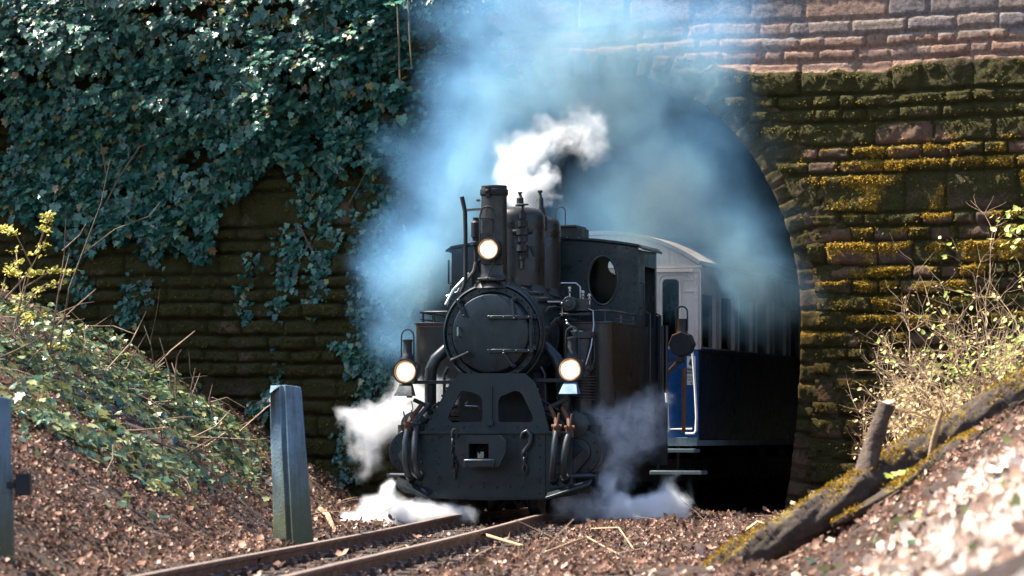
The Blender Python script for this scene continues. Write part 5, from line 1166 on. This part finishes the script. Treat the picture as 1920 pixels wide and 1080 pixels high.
# ------------------------------------------------------------------ smoke and steam: real volumes
def cloud(name, label, blobs, dens, color, nscale, erode, group=None, warp=.25, absorb=0, aniso=0.0, rough=.6, soft=1.0, step=None, vox=.14, det=5):
    # blobs: (px, py, rx_px, ry_px, Y, depth radius in m, weight)
    W = []
    for p, y, rx, ry, Y, rd, w in blobs: W.append((px(p, y, Y), Vector((rx*Y/F, rd, ry*Y/F)), w))
    o0 = sum((c for c, r, w in W), Vector())/len(W)
    b = MB()
    for c, r, w in W: b.ball(c - o0, r*1.06 + Vector((warp, warp, warp))*.35, 20, 12)
    tmp = b.build(name, None, None, None); rm = tmp.modifiers.new('r', 'REMESH'); rm.mode = 'VOXEL'; rm.voxel_size = vox
    me = bpy.data.meshes.new_from_object(tmp.evaluated_get(bpy.context.evaluated_depsgraph_get())); bpy.data.objects.remove(tmp)
    m = bpy.data.materials.new(name); m.use_nodes = True; t = m.node_tree; t.nodes.clear()
    N = lambda k: t.nodes.new('ShaderNode'+k); L = t.links.new
    out = N('OutputMaterial'); pv = N('VolumeScatter'); va = N('VolumeAbsorption'); ash = N('AddShader')
    if absorb: L(pv.outputs[0], ash.inputs[0]); L(va.outputs[0], ash.inputs[1]); va.inputs['Color'].default_value = (1-absorb,)*3 + (1,); L(ash.outputs[0], out.inputs['Volume'])
    else: L(pv.outputs[0], out.inputs['Volume'])
    pv.inputs['Color'].default_value = (*color, 1); pv.inputs['Anisotropy'].default_value = aniso
    tc = N('TexCoord'); n1 = N('TexNoise'); n1.inputs['Scale'].default_value = nscale*.6; n1.inputs['Detail'].default_value = 2; L(tc.outputs['Object'], n1.inputs['Vector'])
    sb_ = N('VectorMath'); sb_.operation = 'SUBTRACT'; L(n1.outputs['Color'], sb_.inputs[0]); sb_.inputs[1].default_value = (.5,.5,.5)
    ms = N('VectorMath'); ms.operation = 'SCALE'; L(sb_.outputs[0], ms.inputs[0]); ms.inputs['Scale'].default_value = warp*2
    ad = N('VectorMath'); ad.operation = 'ADD'; L(tc.outputs['Object'], ad.inputs[0]); L(ms.outputs[0], ad.inputs[1])
    acc = None
    for c, r, w in W:
        s1 = N('VectorMath'); s1.operation = 'SUBTRACT'; L(ad.outputs[0], s1.inputs[0]); s1.inputs[1].default_value = c - o0
        s2 = N('VectorMath'); s2.operation = 'DIVIDE'; L(s1.outputs[0], s2.inputs[0]); s2.inputs[1].default_value = r
        s3 = N('VectorMath'); s3.operation = 'LENGTH'; L(s2.outputs[0], s3.inputs[0])
        mr = N('MapRange'); mr.interpolation_type = 'SMOOTHSTEP'; L(s3.outputs['Value'], mr.inputs[0]); mr.inputs[1].default_value = 1; mr.inputs[2].default_value = 1 - soft; mr.inputs[3].default_value = 0; mr.inputs[4].default_value = w
        if acc is None: acc = mr.outputs[0]
        else:
            a_ = N('Math'); a_.operation = 'ADD'; L(acc, a_.inputs[0]); L(mr.outputs[0], a_.inputs[1]); acc = a_.outputs[0]
    n2 = N('TexNoise'); n2.inputs['Scale'].default_value = nscale; n2.inputs['Detail'].default_value = det; n2.inputs['Roughness'].default_value = rough; L(ad.outputs[0], n2.inputs['Vector'])
    c1 = N('Math'); c1.operation = 'MINIMUM'; L(acc, c1.inputs[0]); c1.inputs[1].default_value = 1
    e1 = N('MapRange'); e1.clamp = False; L(n2.outputs[0], e1.inputs[0]); e1.inputs[1].default_value = 0; e1.inputs[2].default_value = 1; e1.inputs[3].default_value = -1.75*erode; e1.inputs[4].default_value = 1.75*erode
    c2 = N('Math'); c2.operation = 'MULTIPLY'; L(c1.outputs[0], c2.inputs[0]); L(e1.outputs[0], c2.inputs[1])
    mu = N('Math'); mu.operation = 'ADD'; L(acc, mu.inputs[0]); L(c2.outputs[0], mu.inputs[1])
    mx = N('Math'); mx.operation = 'MAXIMUM'; L(mu.outputs[0], mx.inputs[0]); mx.inputs[1].default_value = 0
    m2 = N('Math'); m2.operation = 'MULTIPLY'; L(mx.outputs[0], m2.inputs[0]); m2.inputs[1].default_value = dens; L(m2.outputs[0], pv.inputs['Density']); L(m2.outputs[0], va.inputs['Density'])
    if step: m.cycles.volume_step_rate = step
    o = link(name, me, m, None, None); o.location = o0
    return tag(o, label, 'smoke' if name == 'smoke' else 'steam', group, None)
SM = (.21,.49,.87)
cloud('smoke', 'big drifting blue grey smoke cloud over the engine and the tunnel mouth', [
    (1010,150,230,180,41.6,1.0,1.1), (880,340,190,160,41.2,.9,1.0), (790,490,140,120,41.0,.8,1.0),
    (1225,370,190,160,41.9,.9,1.0), (1150,215,190,120,41.8,.8,.8), (1020,5,290,130,41.6,.9,.85),
    (1400,500,140,200,42.3,.9,.5), (755,600,90,130,41.2,.7,.55), (900,230,160,120,41.6,.8,.6), (1260,90,230,140,41.8,.8,.75), (1130,110,220,110,41.7,.8,.55), (1370,520,150,170,42.2,.7,.4), (1330,270,200,220,42.9,.9,.22), (1180,480,260,240,43.6,.8,.20)],
    1.8, SM, 1.5, 1.5, warp=.6, soft=1.0, rough=.70, step=.4, det=7, absorb=.26)
cloud('steam', 'bright white steam curling up behind the chimney and safety valves', [
    (985,368,54,44,39.9,.24,2.2), (1012,352,40,40,39.9,.2,2.0), (965,325,50,44,40.0,.22,.7), (985,285,70,54,40.0,.26,.34), (1050,255,84,46,40.1,.25,.24), (1115,268,50,50,40.1,.22,.24), (1095,225,54,36,40.1,.2,.16)],
    13, (.97,.98,1.0), 8.5, 1.9, 'steam clouds round the locomotive', warp=.22, soft=1.0, vox=.06, step=.25, rough=.74, det=8)
cloud('steam', 'white steam puff left of the buffer beam below the left headlamp', [
    (700,800,56,48,38.6,.3,.75), (690,852,40,46,38.6,.25,.6), (745,775,54,42,38.7,.25,.7), (810,745,60,40,38.9,.25,.6), (765,740,46,54,38.9,.2,.45), (660,785,34,30,38.6,.2,.5)],
    14, (.97,.98,1.0), 8, 1.9, 'steam clouds round the locomotive', warp=.2, soft=1.0, vox=.06, step=.3, rough=.74, det=8)
cloud('steam', 'dense bright white steam lying over the left rail under the engine', [
    (724,925,18,34,37.9,.12,1.3), (725,962,70,42,37.9,.3,1.2), (690,988,66,30,37.7,.3,1.1), (790,966,84,34,38.0,.3,1.1), (850,966,60,28,38.1,.25,.5), (655,994,44,20,37.7,.22,.8)],
    34, (.98,.98,1.0), 7.0, 1.3, 'steam clouds round the locomotive', warp=.14, soft=1.0, vox=.05, step=.3, rough=.72, det=8)
cloud('steam', 'thin grey steam wisps rising beside the right cylinder', [
    (1175,810,100,80,38.6,.25,.6), (1120,800,80,56,38.4,.2,.45), (1150,880,52,66,38.3,.2,.7), (1210,770,56,56,38.8,.2,.4)],
    7, (.80,.90,1.0), 8, 2.0, 'steam clouds round the locomotive', warp=.2, soft=1.0, vox=.06, rough=.74, det=8, step=.4)
cloud('steam', 'pale bluish steam blown down onto the leaves right of the engine', [
    (1138,920,28,50,38.0,.15,.9), (1170,965,56,48,37.9,.25,.9), (1220,968,80,52,37.9,.3,1.1), (1252,945,54,54,38.0,.25,.8), (1090,950,70,40,38.0,.2,.35)],
    19, (.82,.91,1.0), 7, 1.7, 'steam clouds round the locomotive', warp=.2, soft=1.0, vox=.06, rough=.74, det=8, step=.4)
